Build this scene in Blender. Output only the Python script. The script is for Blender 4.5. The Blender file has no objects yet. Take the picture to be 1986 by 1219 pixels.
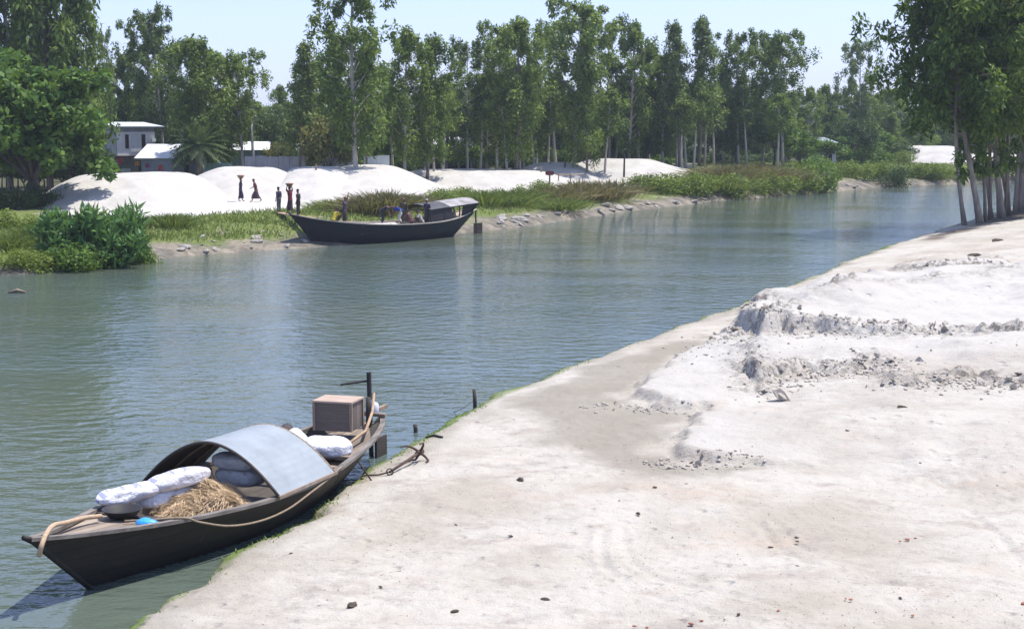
import bpy, bmesh, math, random
import numpy as np
from mathutils import Vector, Matrix, Quaternion

random.seed(11)
RNG = np.random.default_rng(11)
SC = bpy.context.scene
COL = SC.collection
PI = math.pi

# ------------------------------------------------------------------ camera geometry
F_PX, CX, CY, YH, HC = 2880.0, 993.0, 609.5, 250.0, 6.5
TH = math.atan((CY - YH) / F_PX)
CT, ST = math.cos(TH), math.sin(TH)


def ray(px, py):
    xc, yc = (px - CX) / F_PX, (CY - py) / F_PX
    return xc, CT + yc * ST, -ST + yc * CT


def G(px, py, z=0.0):
    """the point of the photo (px, py) that lies at height z"""
    dx, dy, dz = ray(px, py)
    t = (z - HC) / dz
    return Vector((dx * t, dy * t, z))


def D(px, py, y):
    """the point of the photo (px, py) at distance y"""
    dx, dy, dz = ray(px, py)
    t = y / dy
    return Vector((dx * t, y, HC + dz * t))


def atx(px, y, z=1.3):
    return (px - CX) / F_PX * (y * CT + (HC - z) * ST)


# ------------------------------------------------------------------ noise
_TAB = np.random.default_rng(3).random((256, 256))


def vnoise(x, y, seed=0):
    x = np.asarray(x, float) + seed * 37.17
    y = np.asarray(y, float) + seed * 91.73
    xi, yi = np.floor(x).astype(int), np.floor(y).astype(int)
    fx, fy = x - xi, y - yi
    fx, fy = fx * fx * (3 - 2 * fx), fy * fy * (3 - 2 * fy)
    a, b = xi & 255, (xi + 1) & 255
    c, d = yi & 255, (yi + 1) & 255
    return (_TAB[a, c] * (1 - fx) + _TAB[b, c] * fx) * (1 - fy) + (_TAB[a, d] * (1 - fx) + _TAB[b, d] * fx) * fy


def fbm(x, y, octs=4, seed=0):
    s, amp, tot = 0.0, 1.0, 0.0
    for k in range(octs):
        s = s + amp * (vnoise(x * 2 ** k, y * 2 ** k, seed + k) - 0.5)
        tot += amp
        amp *= 0.5
    return s / tot * 2.0


def sstep(a, b, x):
    t = np.clip((x - a) / (b - a), 0, 1)
    return t * t * (3 - 2 * t)


def sdist(poly, X, Y):
    """signed distance to a closed polygon, positive inside"""
    P = np.asarray(poly, float)
    X = np.asarray(X, float)
    Y = np.asarray(Y, float)
    best = np.full(X.shape, 1e18)
    ins = np.zeros(X.shape, bool)
    n = len(P)
    for i in range(n):
        x0, y0 = P[i]
        x1, y1 = P[(i + 1) % n]
        ex, ey = x1 - x0, y1 - y0
        t = np.clip(((X - x0) * ex + (Y - y0) * ey) / (ex * ex + ey * ey + 1e-12), 0, 1)
        best = np.minimum(best, (X - x0 - t * ex) ** 2 + (Y - y0 - t * ey) ** 2)
        if y0 != y1:
            c = ((y0 > Y) != (y1 > Y)) & (X < ex * (Y - y0) / (y1 - y0) + x0)
            ins ^= c
    d = np.sqrt(best)
    return np.where(ins, d, -d)


# ------------------------------------------------------------------ mesh building
class MB:
    def __init__(self):
        self.v, self.f, self.n = [], [], 0

    def add(self, verts, faces):
        self.v.extend([tuple(p) for p in verts])
        k = self.n
        self.f.extend([tuple(i + k for i in f) for f in faces])
        self.n += len(verts)
        return self

    def box(self, c, size, rot=None, taper=1.0):
        sx, sy, sz = size[0] / 2, size[1] / 2, size[2] / 2
        vs = []
        for z in (-1, 1):
            k = 1.0 if z < 0 else taper
            for x, y in ((-1, -1), (1, -1), (1, 1), (-1, 1)):
                p = Vector((x * sx * k, y * sy * k, z * sz))
                if rot is not None:
                    p = rot @ p
                vs.append(p + Vector(c))
        return self.add(vs, [(3, 2, 1, 0), (4, 5, 6, 7), (0, 1, 5, 4), (1, 2, 6, 5), (2, 3, 7, 6), (3, 0, 4, 7)])

    def beam(self, a, b, w, h):
        """a bar of w x h from a to b"""
        a, b = Vector(a), Vector(b)
        d = b - a
        q = d.to_track_quat('X', 'Z').to_matrix()
        return self.box((a + b) / 2, (d.length, w, h), q)

    def tube(self, path, radii, n=8, cap=True, flat=1.0):
        path = [Vector(p) for p in path]
        m = len(path)
        if not hasattr(radii, '__len__'):
            radii = [radii] * m
        vs, fs = [], []
        up = Vector((0.13, 0.31, 0.94))
        prev = None
        for i, p in enumerate(path):
            t = (path[min(i + 1, m - 1)] - path[max(i - 1, 0)])
            if t.length < 1e-9:
                t = Vector((0, 0, 1))
            t.normalize()
            if prev is None:
                ref = up if abs(t.dot(up)) < 0.95 else Vector((1, 0, 0))
                a = t.cross(ref).normalized()
            else:
                a = (prev - t * prev.dot(t))
                a = a.normalized() if a.length > 1e-6 else t.orthogonal().normalized()
            prev = a
            b = t.cross(a)
            for j in range(n):
                w = 2 * PI * j / n
                vs.append(p + (a * math.cos(w) + b * math.sin(w) * flat) * radii[i])
        for i in range(m - 1):
            for j in range(n):
                k = (j + 1) % n
                fs.append((i * n + j, i * n + k, (i + 1) * n + k, (i + 1) * n + j))
        if cap:
            fs.append(tuple(range(n - 1, -1, -1)))
            fs.append(tuple((m - 1) * n + j for j in range(n)))
        return self.add(vs, fs)

    def grid(self, P, flip=False):
        """P: rows x cols of points"""
        r, c = len(P), len(P[0])
        vs = [p for row in P for p in row]
        fs = []
        for i in range(r - 1):
            for j in range(c - 1):
                q = (i * c + j, i * c + j + 1, (i + 1) * c + j + 1, (i + 1) * c + j)
                fs.append(q[::-1] if flip else q)
        return self.add(vs, fs)

    def lathe(self, prof, n=16, c=(0, 0, 0)):
        vs, fs = [], []
        for r, z in prof:
            for j in range(n):
                w = 2 * PI * j / n
                vs.append((c[0] + r * math.cos(w), c[1] + r * math.sin(w), c[2] + z))
        for i in range(len(prof) - 1):
            for j in range(n):
                k = (j + 1) % n
                fs.append((i * n + j, i * n + k, (i + 1) * n + k, (i + 1) * n + j))
        return self.add(vs, fs)

    def build(self, name, mat, parent=None, smooth=False, world=False, origin=None):
        """links the collected shapes as one mesh; world=True: points are world points"""
        vs = self.v
        loc = Vector((0, 0, 0))
        if world and parent is not None:
            inv = MATS[parent.name].inverted()
            vs = [tuple(inv @ Vector(p)) for p in vs]
        elif world:
            a = np.array(vs)
            loc = Vector(origin) if origin is not None else Vector((a[:, 0].mean(), a[:, 1].mean(), a[:, 2].min()))
            vs = [tuple(Vector(p) - loc) for p in vs]
        me = bpy.data.meshes.new(name)
        me.from_pydata(vs, [], self.f)
        me.update()
        if smooth:
            me.polygons.foreach_set('use_smooth', [True] * len(me.polygons))
        me.materials.append(mat)
        o = bpy.data.objects.new(name, me)
        COL.objects.link(o)
        o.location = loc
        if parent is not None:
            o.parent = parent
        return o


MATS = {}


def np_mesh(name, V, Q, mat, parent=None, smooth=False, attrs=None):
    """a mesh of quads straight from numpy arrays"""
    me = bpy.data.meshes.new(name)
    V = np.ascontiguousarray(V, np.float32)
    Q = np.ascontiguousarray(Q, np.int32)
    k = Q.shape[1]
    me.vertices.add(len(V))
    me.vertices.foreach_set('co', V.ravel())
    me.loops.add(Q.size)
    me.loops.foreach_set('vertex_index', Q.ravel())
    me.polygons.add(len(Q))
    me.polygons.foreach_set('loop_start', np.arange(0, Q.size, k, dtype=np.int32))
    me.polygons.foreach_set('loop_total', np.full(len(Q), k, np.int32))
    if smooth:
        me.polygons.foreach_set('use_smooth', np.ones(len(Q), bool))
    for nm, arr in (attrs or {}).items():
        at = me.attributes.new(nm, 'FLOAT', 'POINT')
        at.data.foreach_set('value', np.ascontiguousarray(arr, np.float32))
    me.update(calc_edges=True)
    me.validate()
    me.materials.append(mat)
    o = bpy.data.objects.new(name, me)
    COL.objects.link(o)
    if parent is not None:
        o.parent = parent
    return o


def tag(o, label=None, cat=None, group=None, kind=None):
    if label:
        o['label'] = label
    if cat:
        o['category'] = cat
    if group:
        o['group'] = group
    if kind:
        o['kind'] = kind
    return o


def thing(name, label, cat, loc=(0, 0, 0), rotz=0.0, group=None):
    o = bpy.data.objects.new(name, None)
    COL.objects.link(o)
    o.empty_display_size = 0.2
    o.location = loc
    o.rotation_euler = (0, 0, rotz)
    MATS[o.name] = Matrix.Translation(Vector(loc)) @ Matrix.Rotation(rotz, 4, 'Z')
    return tag(o, label, cat, group)


def dup(root, loc, rotz=0.0, scale=(1, 1, 1), label=None, group=None, tilt=(0, 0)):
    r = root.copy()
    COL.objects.link(r)
    r.location = loc
    r.rotation_euler = (tilt[0], tilt[1], rotz)
    r.scale = scale
    if label:
        r['label'] = label
    if group:
        r['group'] = group
    for ch in list(root.children):
        c = ch.copy()
        COL.objects.link(c)
        c.parent = r
        for g in ch.children:
            d = g.copy()
            COL.objects.link(d)
            d.parent = c
    return r


def placer(make):
    """first call moves the prototype itself, later calls copy it"""
    st = {'root': None}

    def place(loc, rotz=0.0, scale=(1, 1, 1), label=None, group=None, tilt=(0, 0)):
        if st['root'] is None:
            r = st['root'] = make()
            r.location = loc
            r.rotation_euler = (tilt[0], tilt[1], rotz)
            r.scale = scale
            if label:
                r['label'] = label
            if group:
                r['group'] = group
            return r
        return dup(st['root'], loc, rotz, scale, label, group, tilt)
    return place


def catmull(pts, k=8):
    P = [Vector(p) for p in pts]
    P = [P[0] * 2 - P[1]] + P + [P[-1] * 2 - P[-2]]
    out = []
    for i in range(1, len(P) - 2):
        for j in range(k):
            t = j / k
            a, b, c, d = P[i - 1], P[i], P[i + 1], P[i + 2]
            out.append(0.5 * ((2 * b) + (c - a) * t + (2 * a - 5 * b + 4 * c - d) * t * t + (3 * b - a - 3 * c + d) * t ** 3))
    out.append(P[-2])
    return out


# ------------------------------------------------------------------ materials
def new_mat(name):
    m = bpy.data.materials.new(name)
    m.use_nodes = True
    nt = m.node_tree
    for n in list(nt.nodes):
        nt.nodes.remove(n)
    out = nt.nodes.new('ShaderNodeOutputMaterial')
    return m, nt, out


def nd(nt, typ, **kw):
    n = nt.nodes.new(typ)
    for k, v in kw.items():
        if hasattr(n, k) and not k.startswith('i_'):
            setattr(n, k, v)
    return n


def lk(nt, a, b):
    nt.links.new(a, b)


def ramp(nt, fac, stops):
    r = nt.nodes.new('ShaderNodeValToRGB')
    el = r.color_ramp.elements
    while len(el) < len(stops):
        el.new(0.5)
    for e, (p, c) in zip(el, stops):
        e.position = p
        e.color = (c[0], c[1], c[2], 1)
    lk(nt, fac, r.inputs[0])
    return r.outputs[0]


def noise(nt, vec, scale, detail=4, rough=0.55, stretch=None):
    n = nt.nodes.new('ShaderNodeTexNoise')
    n.inputs['Scale'].default_value = scale
    n.inputs['Detail'].default_value = detail
    n.inputs['Roughness'].default_value = rough
    if stretch:
        mp = nt.nodes.new('ShaderNodeMapping')
        mp.inputs['Scale'].default_value = stretch[:3]
        if len(stretch) > 3:
            mp.inputs['Rotation'].default_value = (0, 0, stretch[3])
        lk(nt, vec, mp.inputs[0])
        vec = mp.outputs[0]
    lk(nt, vec, n.inputs['Vector'])
    return n.outputs['Fac']


def mixc(nt, fac, a, b, mode='MIX'):
    m = nt.nodes.new('ShaderNodeMix')
    m.data_type = 'RGBA'
    m.blend_type = mode
    for sock, v in ((m.inputs[0], fac), (m.inputs[6], a), (m.inputs[7], b)):
        if hasattr(v, 'links') or hasattr(v, 'is_linked'):
            lk(nt, v, sock)
        elif isinstance(v, (int, float)):
            sock.default_value = v
        else:
            sock.default_value = (v[0], v[1], v[2], 1)
    return m.outputs[2]


def math_n(nt, op, a, b=None, clamp=False):
    m = nt.nodes.new('ShaderNodeMath')
    m.operation = op
    m.use_clamp = clamp
    for i, v in enumerate((a, b)):
        if v is None:
            continue
        if hasattr(v, 'is_linked'):
            lk(nt, v, m.inputs[i])
        else:
            m.inputs[i].default_value = v
    return m.outputs[0]


def bump(nt, h, strength, dist):
    b = nt.nodes.new('ShaderNodeBump')
    b.inputs['Strength'].default_value = strength
    b.inputs['Distance'].default_value = dist
    lk(nt, h, b.inputs['Height'])
    return b.outputs[0]


def simple(name, c1, c2=None, scale=6.0, rough=0.7, bumps=0.25, bdist=0.01, stretch=None, spec=0.3, metal=0.0, world=False, stops=(0.3, 0.7)):
    """a Principled surface whose colour drifts between two tones with noise"""
    m, nt, out = new_mat(name)
    p = nt.nodes.new('ShaderNodeBsdfPrincipled')
    if world:
        vec = nt.nodes.new('ShaderNodeNewGeometry').outputs['Position']
    else:
        vec = nt.nodes.new('ShaderNodeTexCoord').outputs['Object']
    c2 = c2 or tuple(x * 0.6 for x in c1)
    n = noise(nt, vec, scale, 5, 0.6, stretch)
    lk(nt, ramp(nt, n, [(stops[0], c2), (stops[1], c1)]), p.inputs['Base Color'])
    p.inputs['Roughness'].default_value = rough
    p.inputs['Metallic'].default_value = metal
    p.inputs['Specular IOR Level'].default_value = spec
    if bumps:
        n2 = noise(nt, vec, scale * 3, 4, 0.6, stretch)
        lk(nt, bump(nt, n2, bumps, bdist), p.inputs['Normal'])
    lk(nt, p.outputs[0], out.inputs[0])
    return m


def leaf_mat(name, dark, mid, light, trans=0.3, rough=0.45):
    m, nt, out = new_mat(name)
    geo = nt.nodes.new('ShaderNodeNewGeometry')
    oi = nt.nodes.new('ShaderNodeObjectInfo')
    r = geo.outputs['Random Per Island']
    n = noise(nt, nt.nodes.new('ShaderNodeTexCoord').outputs['Object'], 0.7, 3)
    f = math_n(nt, 'ADD', math_n(nt, 'MULTIPLY', r, 0.55), math_n(nt, 'MULTIPLY', n, 0.5))
    f = math_n(nt, 'ADD', f, math_n(nt, 'MULTIPLY', math_n(nt, 'SUBTRACT', oi.outputs['Random'], 0.5), 0.22))
    c = ramp(nt, f, [(0.2, dark), (0.5, mid), (0.85, light)])
    p = nt.nodes.new('ShaderNodeBsdfPrincipled')
    lk(nt, c, p.inputs['Base Color'])
    p.inputs['Roughness'].default_value = rough
    p.inputs['Specular IOR Level'].default_value = 0.18
    t = nt.nodes.new('ShaderNodeBsdfTranslucent')
    lk(nt, mixc(nt, 0.5, c, (light[0] * 1.3, light[1] * 1.4, light[2] * 0.6)), t.inputs[0])
    mx = nt.nodes.new('ShaderNodeMixShader')
    mx.inputs[0].default_value = trans
    lk(nt, p.outputs[0], mx.inputs[1])
    lk(nt, t.outputs[0], mx.inputs[2])
    lk(nt, mx.outputs[0], out.inputs[0])
    return m


M = {}
# ------------------------------------------------------------------ world, sun, camera
SUN_EL, SUN_AZ = math.radians(69), math.atan2(0.95, 0.30)   # azimuth clockwise from +Y: high, from the right and a little beyond the river
sun_dir = Vector((math.cos(SUN_EL) * math.sin(SUN_AZ), math.cos(SUN_EL) * math.cos(SUN_AZ), math.sin(SUN_EL)))
w = bpy.data.worlds.new("World")
SC.world = w
w.use_nodes = True
wt = w.node_tree
bg = wt.nodes.get('Background') or wt.nodes.new('ShaderNodeBackground')
sky = wt.nodes.new('ShaderNodeTexSky')
sky.sky_type = 'NISHITA'
sky.sun_disc = False
sky.sun_elevation = SUN_EL
sky.sun_rotation = SUN_AZ
sky.altitude = 10
sky.air_density = 1.0
sky.dust_density = 0.9
sky.ozone_density = 2.5
tint = wt.nodes.new('ShaderNodeMix')
tint.data_type = 'RGBA'
tint.blend_type = 'MULTIPLY'
tint.inputs[0].default_value = 1.0
tint.inputs[7].default_value = (1.0, 0.97, 1.30, 1)
wt.links.new(sky.outputs[0], tint.inputs[6])
veil = wt.nodes.new('ShaderNodeMix')          # thin high cloud that evens out the sky
veil.data_type = 'RGBA'
veil.inputs[0].default_value = 0.58
veil.inputs[7].default_value = (2.3, 2.85, 4.3, 1)
wt.links.new(tint.outputs[2], veil.inputs[6])
wt.links.new(veil.outputs[2], bg.inputs[0])
bg.inputs[1].default_value = 0.15
sl = bpy.data.lights.new('sun', 'SUN')
sl.energy = 4.2
sl.angle = math.radians(0.5)
sl.color = (1.0, 0.945, 0.86)
so = bpy.data.objects.new('sun', sl)
COL.objects.link(so)
so.rotation_euler = (-sun_dir).to_track_quat('-Z', 'Y').to_euler()
so.location = (30, -20, 60)

cam = bpy.data.cameras.new('camera')
cam.lens = 36.0 * F_PX / 1986.0
cam.sensor_width = 36.0
cam.clip_start = 0.1
cam.clip_end = 9000
co = bpy.data.objects.new('camera', cam)
COL.objects.link(co)
co.location = (0, 0, HC)
co.rotation_euler = (PI / 2 - TH, 0, 0)
SC.camera = co
SC.view_settings.view_transform = 'Standard'
SC.view_settings.look = 'None'
SC.view_settings.exposure = 0.74
SC.view_settings.gamma = 1.0
SC.cycles.use_denoising = True
SC.cycles.max_bounces = 6
SC.cycles.diffuse_bounces = 3
SC.cycles.glossy_bounces = 3
SC.cycles.transmission_bounces = 3
SC.cycles.caustics_reflective = False
SC.cycles.caustics_refractive = False

# ------------------------------------------------------------------ terrain
near_px = [(-120, 1500), (120, 1300), (205, 1240), (255, 1202), (330, 1163), (420, 1105), (510, 1048), (585, 1010), (640, 968), (690, 934),
           (740, 898), (800, 864), (880, 817), (960, 771), (1050, 738), (1180, 690), (1300, 641), (1400, 610), (1480, 574),
           (1560, 547), (1640, 512), (1740, 475), (1800, 461), (1870, 445), (1930, 432), (1990, 419), (2100, 404), (2400, 392), (3300, 388)]
near_sh = [G(a, b, 0).to_2d() for a, b in near_px]
near_poly = [(-20, 2), (-16, 8)] + [tuple(p) for p in near_sh] + [(400, 120), (400, -60), (-20, -60)]
far_px = [(-2600, 640), (-1200, 590), (-400, 548), (0, 533), (70, 531), (190, 520), (300, 505), (340, 498), (470, 490), (610, 480),
          (760, 466), (920, 449), (1000, 441), (1100, 428), (1200, 413), (1290, 402), (1400, 389), (1480, 383), (1560, 376),
          (1640, 369), (1700, 364), (1790, 359), (1850, 357), (1986, 351), (2300, 345), (3000, 340), (5000, 338)]
far_sh = [tuple(G(a, b, 0).to_2d()) for a, b in far_px]
far_poly = far_sh + [(4000, 4500), (-4000, 4500), (-3000, 30)]

# the near heap of dredged sand: upper terrace, apron and a lower ledge, outlined on the ground
def wpoly(pts, z):
    return [tuple(G(a, b, z).to_2d()) for a, b in pts]


terr_poly = wpoly([(1432, 603), (1470, 578), (1560, 552), (1660, 538), (1760, 529), (1990, 528), (2500, 520), (2700, 640), (2300, 655), (1986, 650),
                   (1860, 640), (1720, 646), (1620, 640), (1530, 636), (1480, 640)], 1.2)
apron_poly = wpoly([(1400, 642), (1330, 682), (1262, 722), (1196, 762), (1280, 792), (1362, 798), (1310, 838), (1262, 878), (1290, 898), (1470, 902),
                    (1700, 925), (1990, 955), (2700, 960), (2900, 600), (2500, 515), (1990, 524), (1760, 526), (1560, 549), (1440, 590)], 0.45)
ledge_poly = wpoly([(1470, 742), (1500, 722), (1560, 712), (1630, 722), (1700, 706), (1745, 744), (1830, 750), (1900, 742), (1990, 752), (2500, 760), (2900, 600), (2500, 520), (1990, 560), (1560, 620), (1440, 690)], 0.8)
wet_poly = wpoly([(1010, 770), (1150, 700), (1320, 655), (1400, 640), (1262, 722), (1196, 762), (1280, 792), (1362, 798), (1262, 878), (1290, 900), (1480, 908), (1250, 925), (1120, 880), (1060, 820)], 0.4)
back_poly = wpoly([(1740, 505), (1800, 490), (1900, 494), (1960, 505), (1940, 522), (1840, 525), (1770, 521)], 0.75)

litter_shade_poly = wpoly([(1800, 462), (1850, 452), (1990, 437), (2300, 425), (2300, 395), (1990, 416), (1880, 441), (1800, 457)], 0.5)  # leaf litter plus the grove's shade, painted as a dark strip

track_px = [[(1172, 1012), (1163, 1040), (1176, 1085), (1230, 1125), (1330, 1160), (1480, 1200)],
            [(1207, 1012), (1212, 1045), (1226, 1078), (1270, 1105), (1400, 1140), (1560, 1185)],
            [(1470, 1005), (1500, 1045), (1560, 1085), (1640, 1110), (1760, 1135), (1986, 1165)],
            [(1500, 1000), (1540, 1040), (1600, 1075), (1700, 1100), (1850, 1120), (2050, 1150)],
            [(1880, 985), (1935, 1040), (1975, 1085), (2060, 1140)],
            [(600, 1165), (800, 1120), (1050, 1085), (1300, 1070)]]
tracks = [[G(a, b, 0.5).to_2d() for a, b in t] for t in track_px]


def pdist(line, X, Y):
    best = np.full(X.shape, 1e18)
    for (a, b) in zip(line[:-1], line[1:]):
        ex, ey = b[0] - a[0], b[1] - a[1]
        t = np.clip(((X - a[0]) * ex + (Y - a[1]) * ey) / (ex * ex + ey * ey), 0, 1)
        best = np.minimum(best, (X - a[0] - t * ex) ** 2 + (Y - a[1] - t * ey) ** 2)
    return np.sqrt(best)


def near_h(X, Y, fine=True):
    s0 = sdist(near_poly, X, Y)
    s = s0 + 0.34 * fbm(X * 0.6, Y * 0.6, 4, 5) + 0.13 * fbm(X * 2.6, Y * 2.6, 3, 6)
    z = np.interp(s, [-8, -1.0, 0, 0.12, 0.35, 1.5, 6, 14, 40], [-1.6, -0.35, -0.02, 0.10, 0.19, 0.28, 0.42, 0.55, 0.8])
    z = z + sstep(0.3, 3, s0) * 0.07 * fbm(X * 0.35, Y * 0.35, 4, 9)
    # ground climbs on the far right
    z = z + sstep(14, 34, X - 0.12 * (Y - 40)) * sstep(50, 75, Y) * 1.0
    a = sdist(terr_poly, X, Y) + 0.55 * fbm(X * 0.55, Y * 0.55, 4, 21) * 1.5 + 0.2 * fbm(X * 2.5, Y * 2.5, 3, 22)
    b = sdist(apron_poly, X, Y) + 0.42 * fbm(X * 0.6, Y * 0.6, 4, 31) + 0.22 * fbm(X * 2.2, Y * 2.2, 3, 33)
    c = sdist(ledge_poly, X, Y) + 0.5 * fbm(X * 0.6, Y * 0.6, 4, 41) + 0.12 * fbm(X * 3, Y * 3, 2, 42)
    fr = sstep(3.0, 6.5, X) * sstep(38, 33, Y)
    toe = sstep(0.0, 0.35, b) * 0.22 * (1 - fr) + sstep(0.0, 5.0, b) * 0.22 * fr
    rat = np.clip(b, 0, 99) / (np.clip(b, 0, 99) + np.clip(-a, 0, 99) + 1e-6)
    ap = toe + np.where(b > 0, 0.32 * rat ** 0.8, 0)
    led = sstep(-0.10, 0.10, c) * 0.28 * sstep(0.5, 2.5, b)
    brk = np.clip(0.85 + 1.3 * fbm(X * 0.30, Y * 0.30, 4, 47), 0.40, 1.35)
    led = led * np.clip(0.75 + 1.5 * fbm(X * 0.28 + 9, Y * 0.28, 4, 49), 0.2, 1.3)
    scarp = brk * sstep(-0.12, 0.14, a) * 0.46 * sstep(0.1, 1.2, b)
    top = sstep(0.2, 4.5, a) * 0.16
    z = z + ap + led + scarp + top
    bk = sdist(back_poly, X, Y) + 0.4 * fbm(X * 0.6, Y * 0.6, 3, 51)
    z = z + sstep(-0.4, 0.6, bk) * 0.28
    rub = np.clip(1 - np.abs(a) / 0.8, 0, 1) * sstep(0.2, 1.2, b) + np.clip(1 - np.abs(c) / 0.9, 0, 1) * sstep(0.5, 2, b) * 0.9 \
        + np.clip(1 - np.abs(b - 0.15) / 0.5, 0, 1) * sstep(8, 12, X - 0.0 * Y) * 0.25 + np.clip(1 - np.abs(bk) / 0.9, 0, 1)
    rub = np.clip(rub, 0, 1.2) * np.clip(0.85 + 1.5 * fbm(X * 0.4 + 3, Y * 0.4, 4, 57), 0.25, 1.5)
    z = z + rub * (0.20 * np.abs(fbm(X * 1.5, Y * 1.1, 4, 61)) + 0.24 * np.abs(fbm(X * 3.4, Y * 2.4, 4, 62)) - 0.06) * sstep(0, 0.5, s)
    if fine:
        land = sstep(0.3, 1.2, s0)
        z = z + land * (0.04 * fbm(X * 1.6, Y * 1.6, 4, 71) + 0.022 * fbm(X * 5.5, Y * 5.5, 3, 72) * sstep(70, 20, Y))
        rough = sstep(0.1, 0.5, fbm(X * 0.25, Y * 0.25, 3, 75)) * sstep(32, 22, Y)
        z = z + land * rough * 0.05 * fbm(X * 7, Y * 4, 3, 77)
        for t in tracks:
            q = pdist(t, X, Y)
            z = z + land * (-0.014 * np.exp(-(q / 0.06) ** 2) + 0.012 * np.exp(-((q - 0.13) / 0.05) ** 2))
    wet = sstep(-0.5, 0.45, sdist(wet_poly, X, Y) - 0.25 + 1.3 * fbm(X * 0.45, Y * 0.45, 4, 81)) * sstep(0.15, -0.25, b)
    wet = np.maximum(wet, sstep(1.0, 0.3, s0 + 0.7 * fbm(X * 0.6, Y * 0.6, 4, 83)) * 0.75)
    lit = sstep(-0.6, 0.6, sdist(litter_shade_poly, X, Y) + 1.2 * fbm(X * 0.5, Y * 0.5, 3, 87))
    return z, s0, wet, rub, lit, sstep(0.1, 0.7, b) * (1 - 0.75 * fr * sstep(16, 4, b))


def far_h(X, Y):
    s0 = sdist(far_poly, X, Y)
    s = s0 + 0.9 * fbm(X * 0.22, Y * 0.22, 4, 101) * sstep(-3, 2, s0)
    k = sstep(13, 21, X) * (1 - 0.55 * sstep(32, 44, X))                      # the bank stands higher towards the bend
    z1 = np.interp(s, [-10, -1, 0, 0.5, 1.6, 3.5, 8, 12.5, 18, 400, 4000], [-2, -0.4, 0, 0.22, 0.45, 0.62, 1.0, 1.27, 1.3, 1.6, 2.0])
    z2 = np.interp(s, [-10, -1, 0, 0.5, 1.6, 4, 9, 16, 26, 400, 4000], [-2, -0.4, 0, 0.3, 0.7, 1.45, 2.15, 2.45, 2.3, 1.9, 2.0])
    z = z1 * (1 - k) + z2 * k
    z = z + sstep(0.3, 3, s) * (0.12 * fbm(X * 0.3, Y * 0.3, 4, 103) + 0.05 * fbm(X * 1.2, Y * 1.2, 3, 105))
    z = z + np.clip(1 - np.abs(s - 1.3) / 1.4, 0, 1) * 0.16 * np.abs(fbm(X * 0.9, Y * 0.9, 3, 107))
    return z, s0


def zn(x, y):
    return float(near_h(np.array([x]), np.array([y]), False)[0][0])


def zf(x, y):
    return float(far_h(np.array([x]), np.array([y]))[0][0])


def meet(px, py, y0, y1):
    """walk outwards along the ray through (px, py) until it meets the far bank"""
    dx, dy, dz = ray(px, py)
    ys = np.arange(y0, y1, 0.1)
    xs, zs = dx / dy * ys, HC + dz / dy * ys
    zt = far_h(xs, ys)[0]
    k = int(np.argmax(zs <= zt)) if (zs <= zt).any() else len(ys) - 1
    return Vector((xs[k], ys[k], zt[k]))


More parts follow.
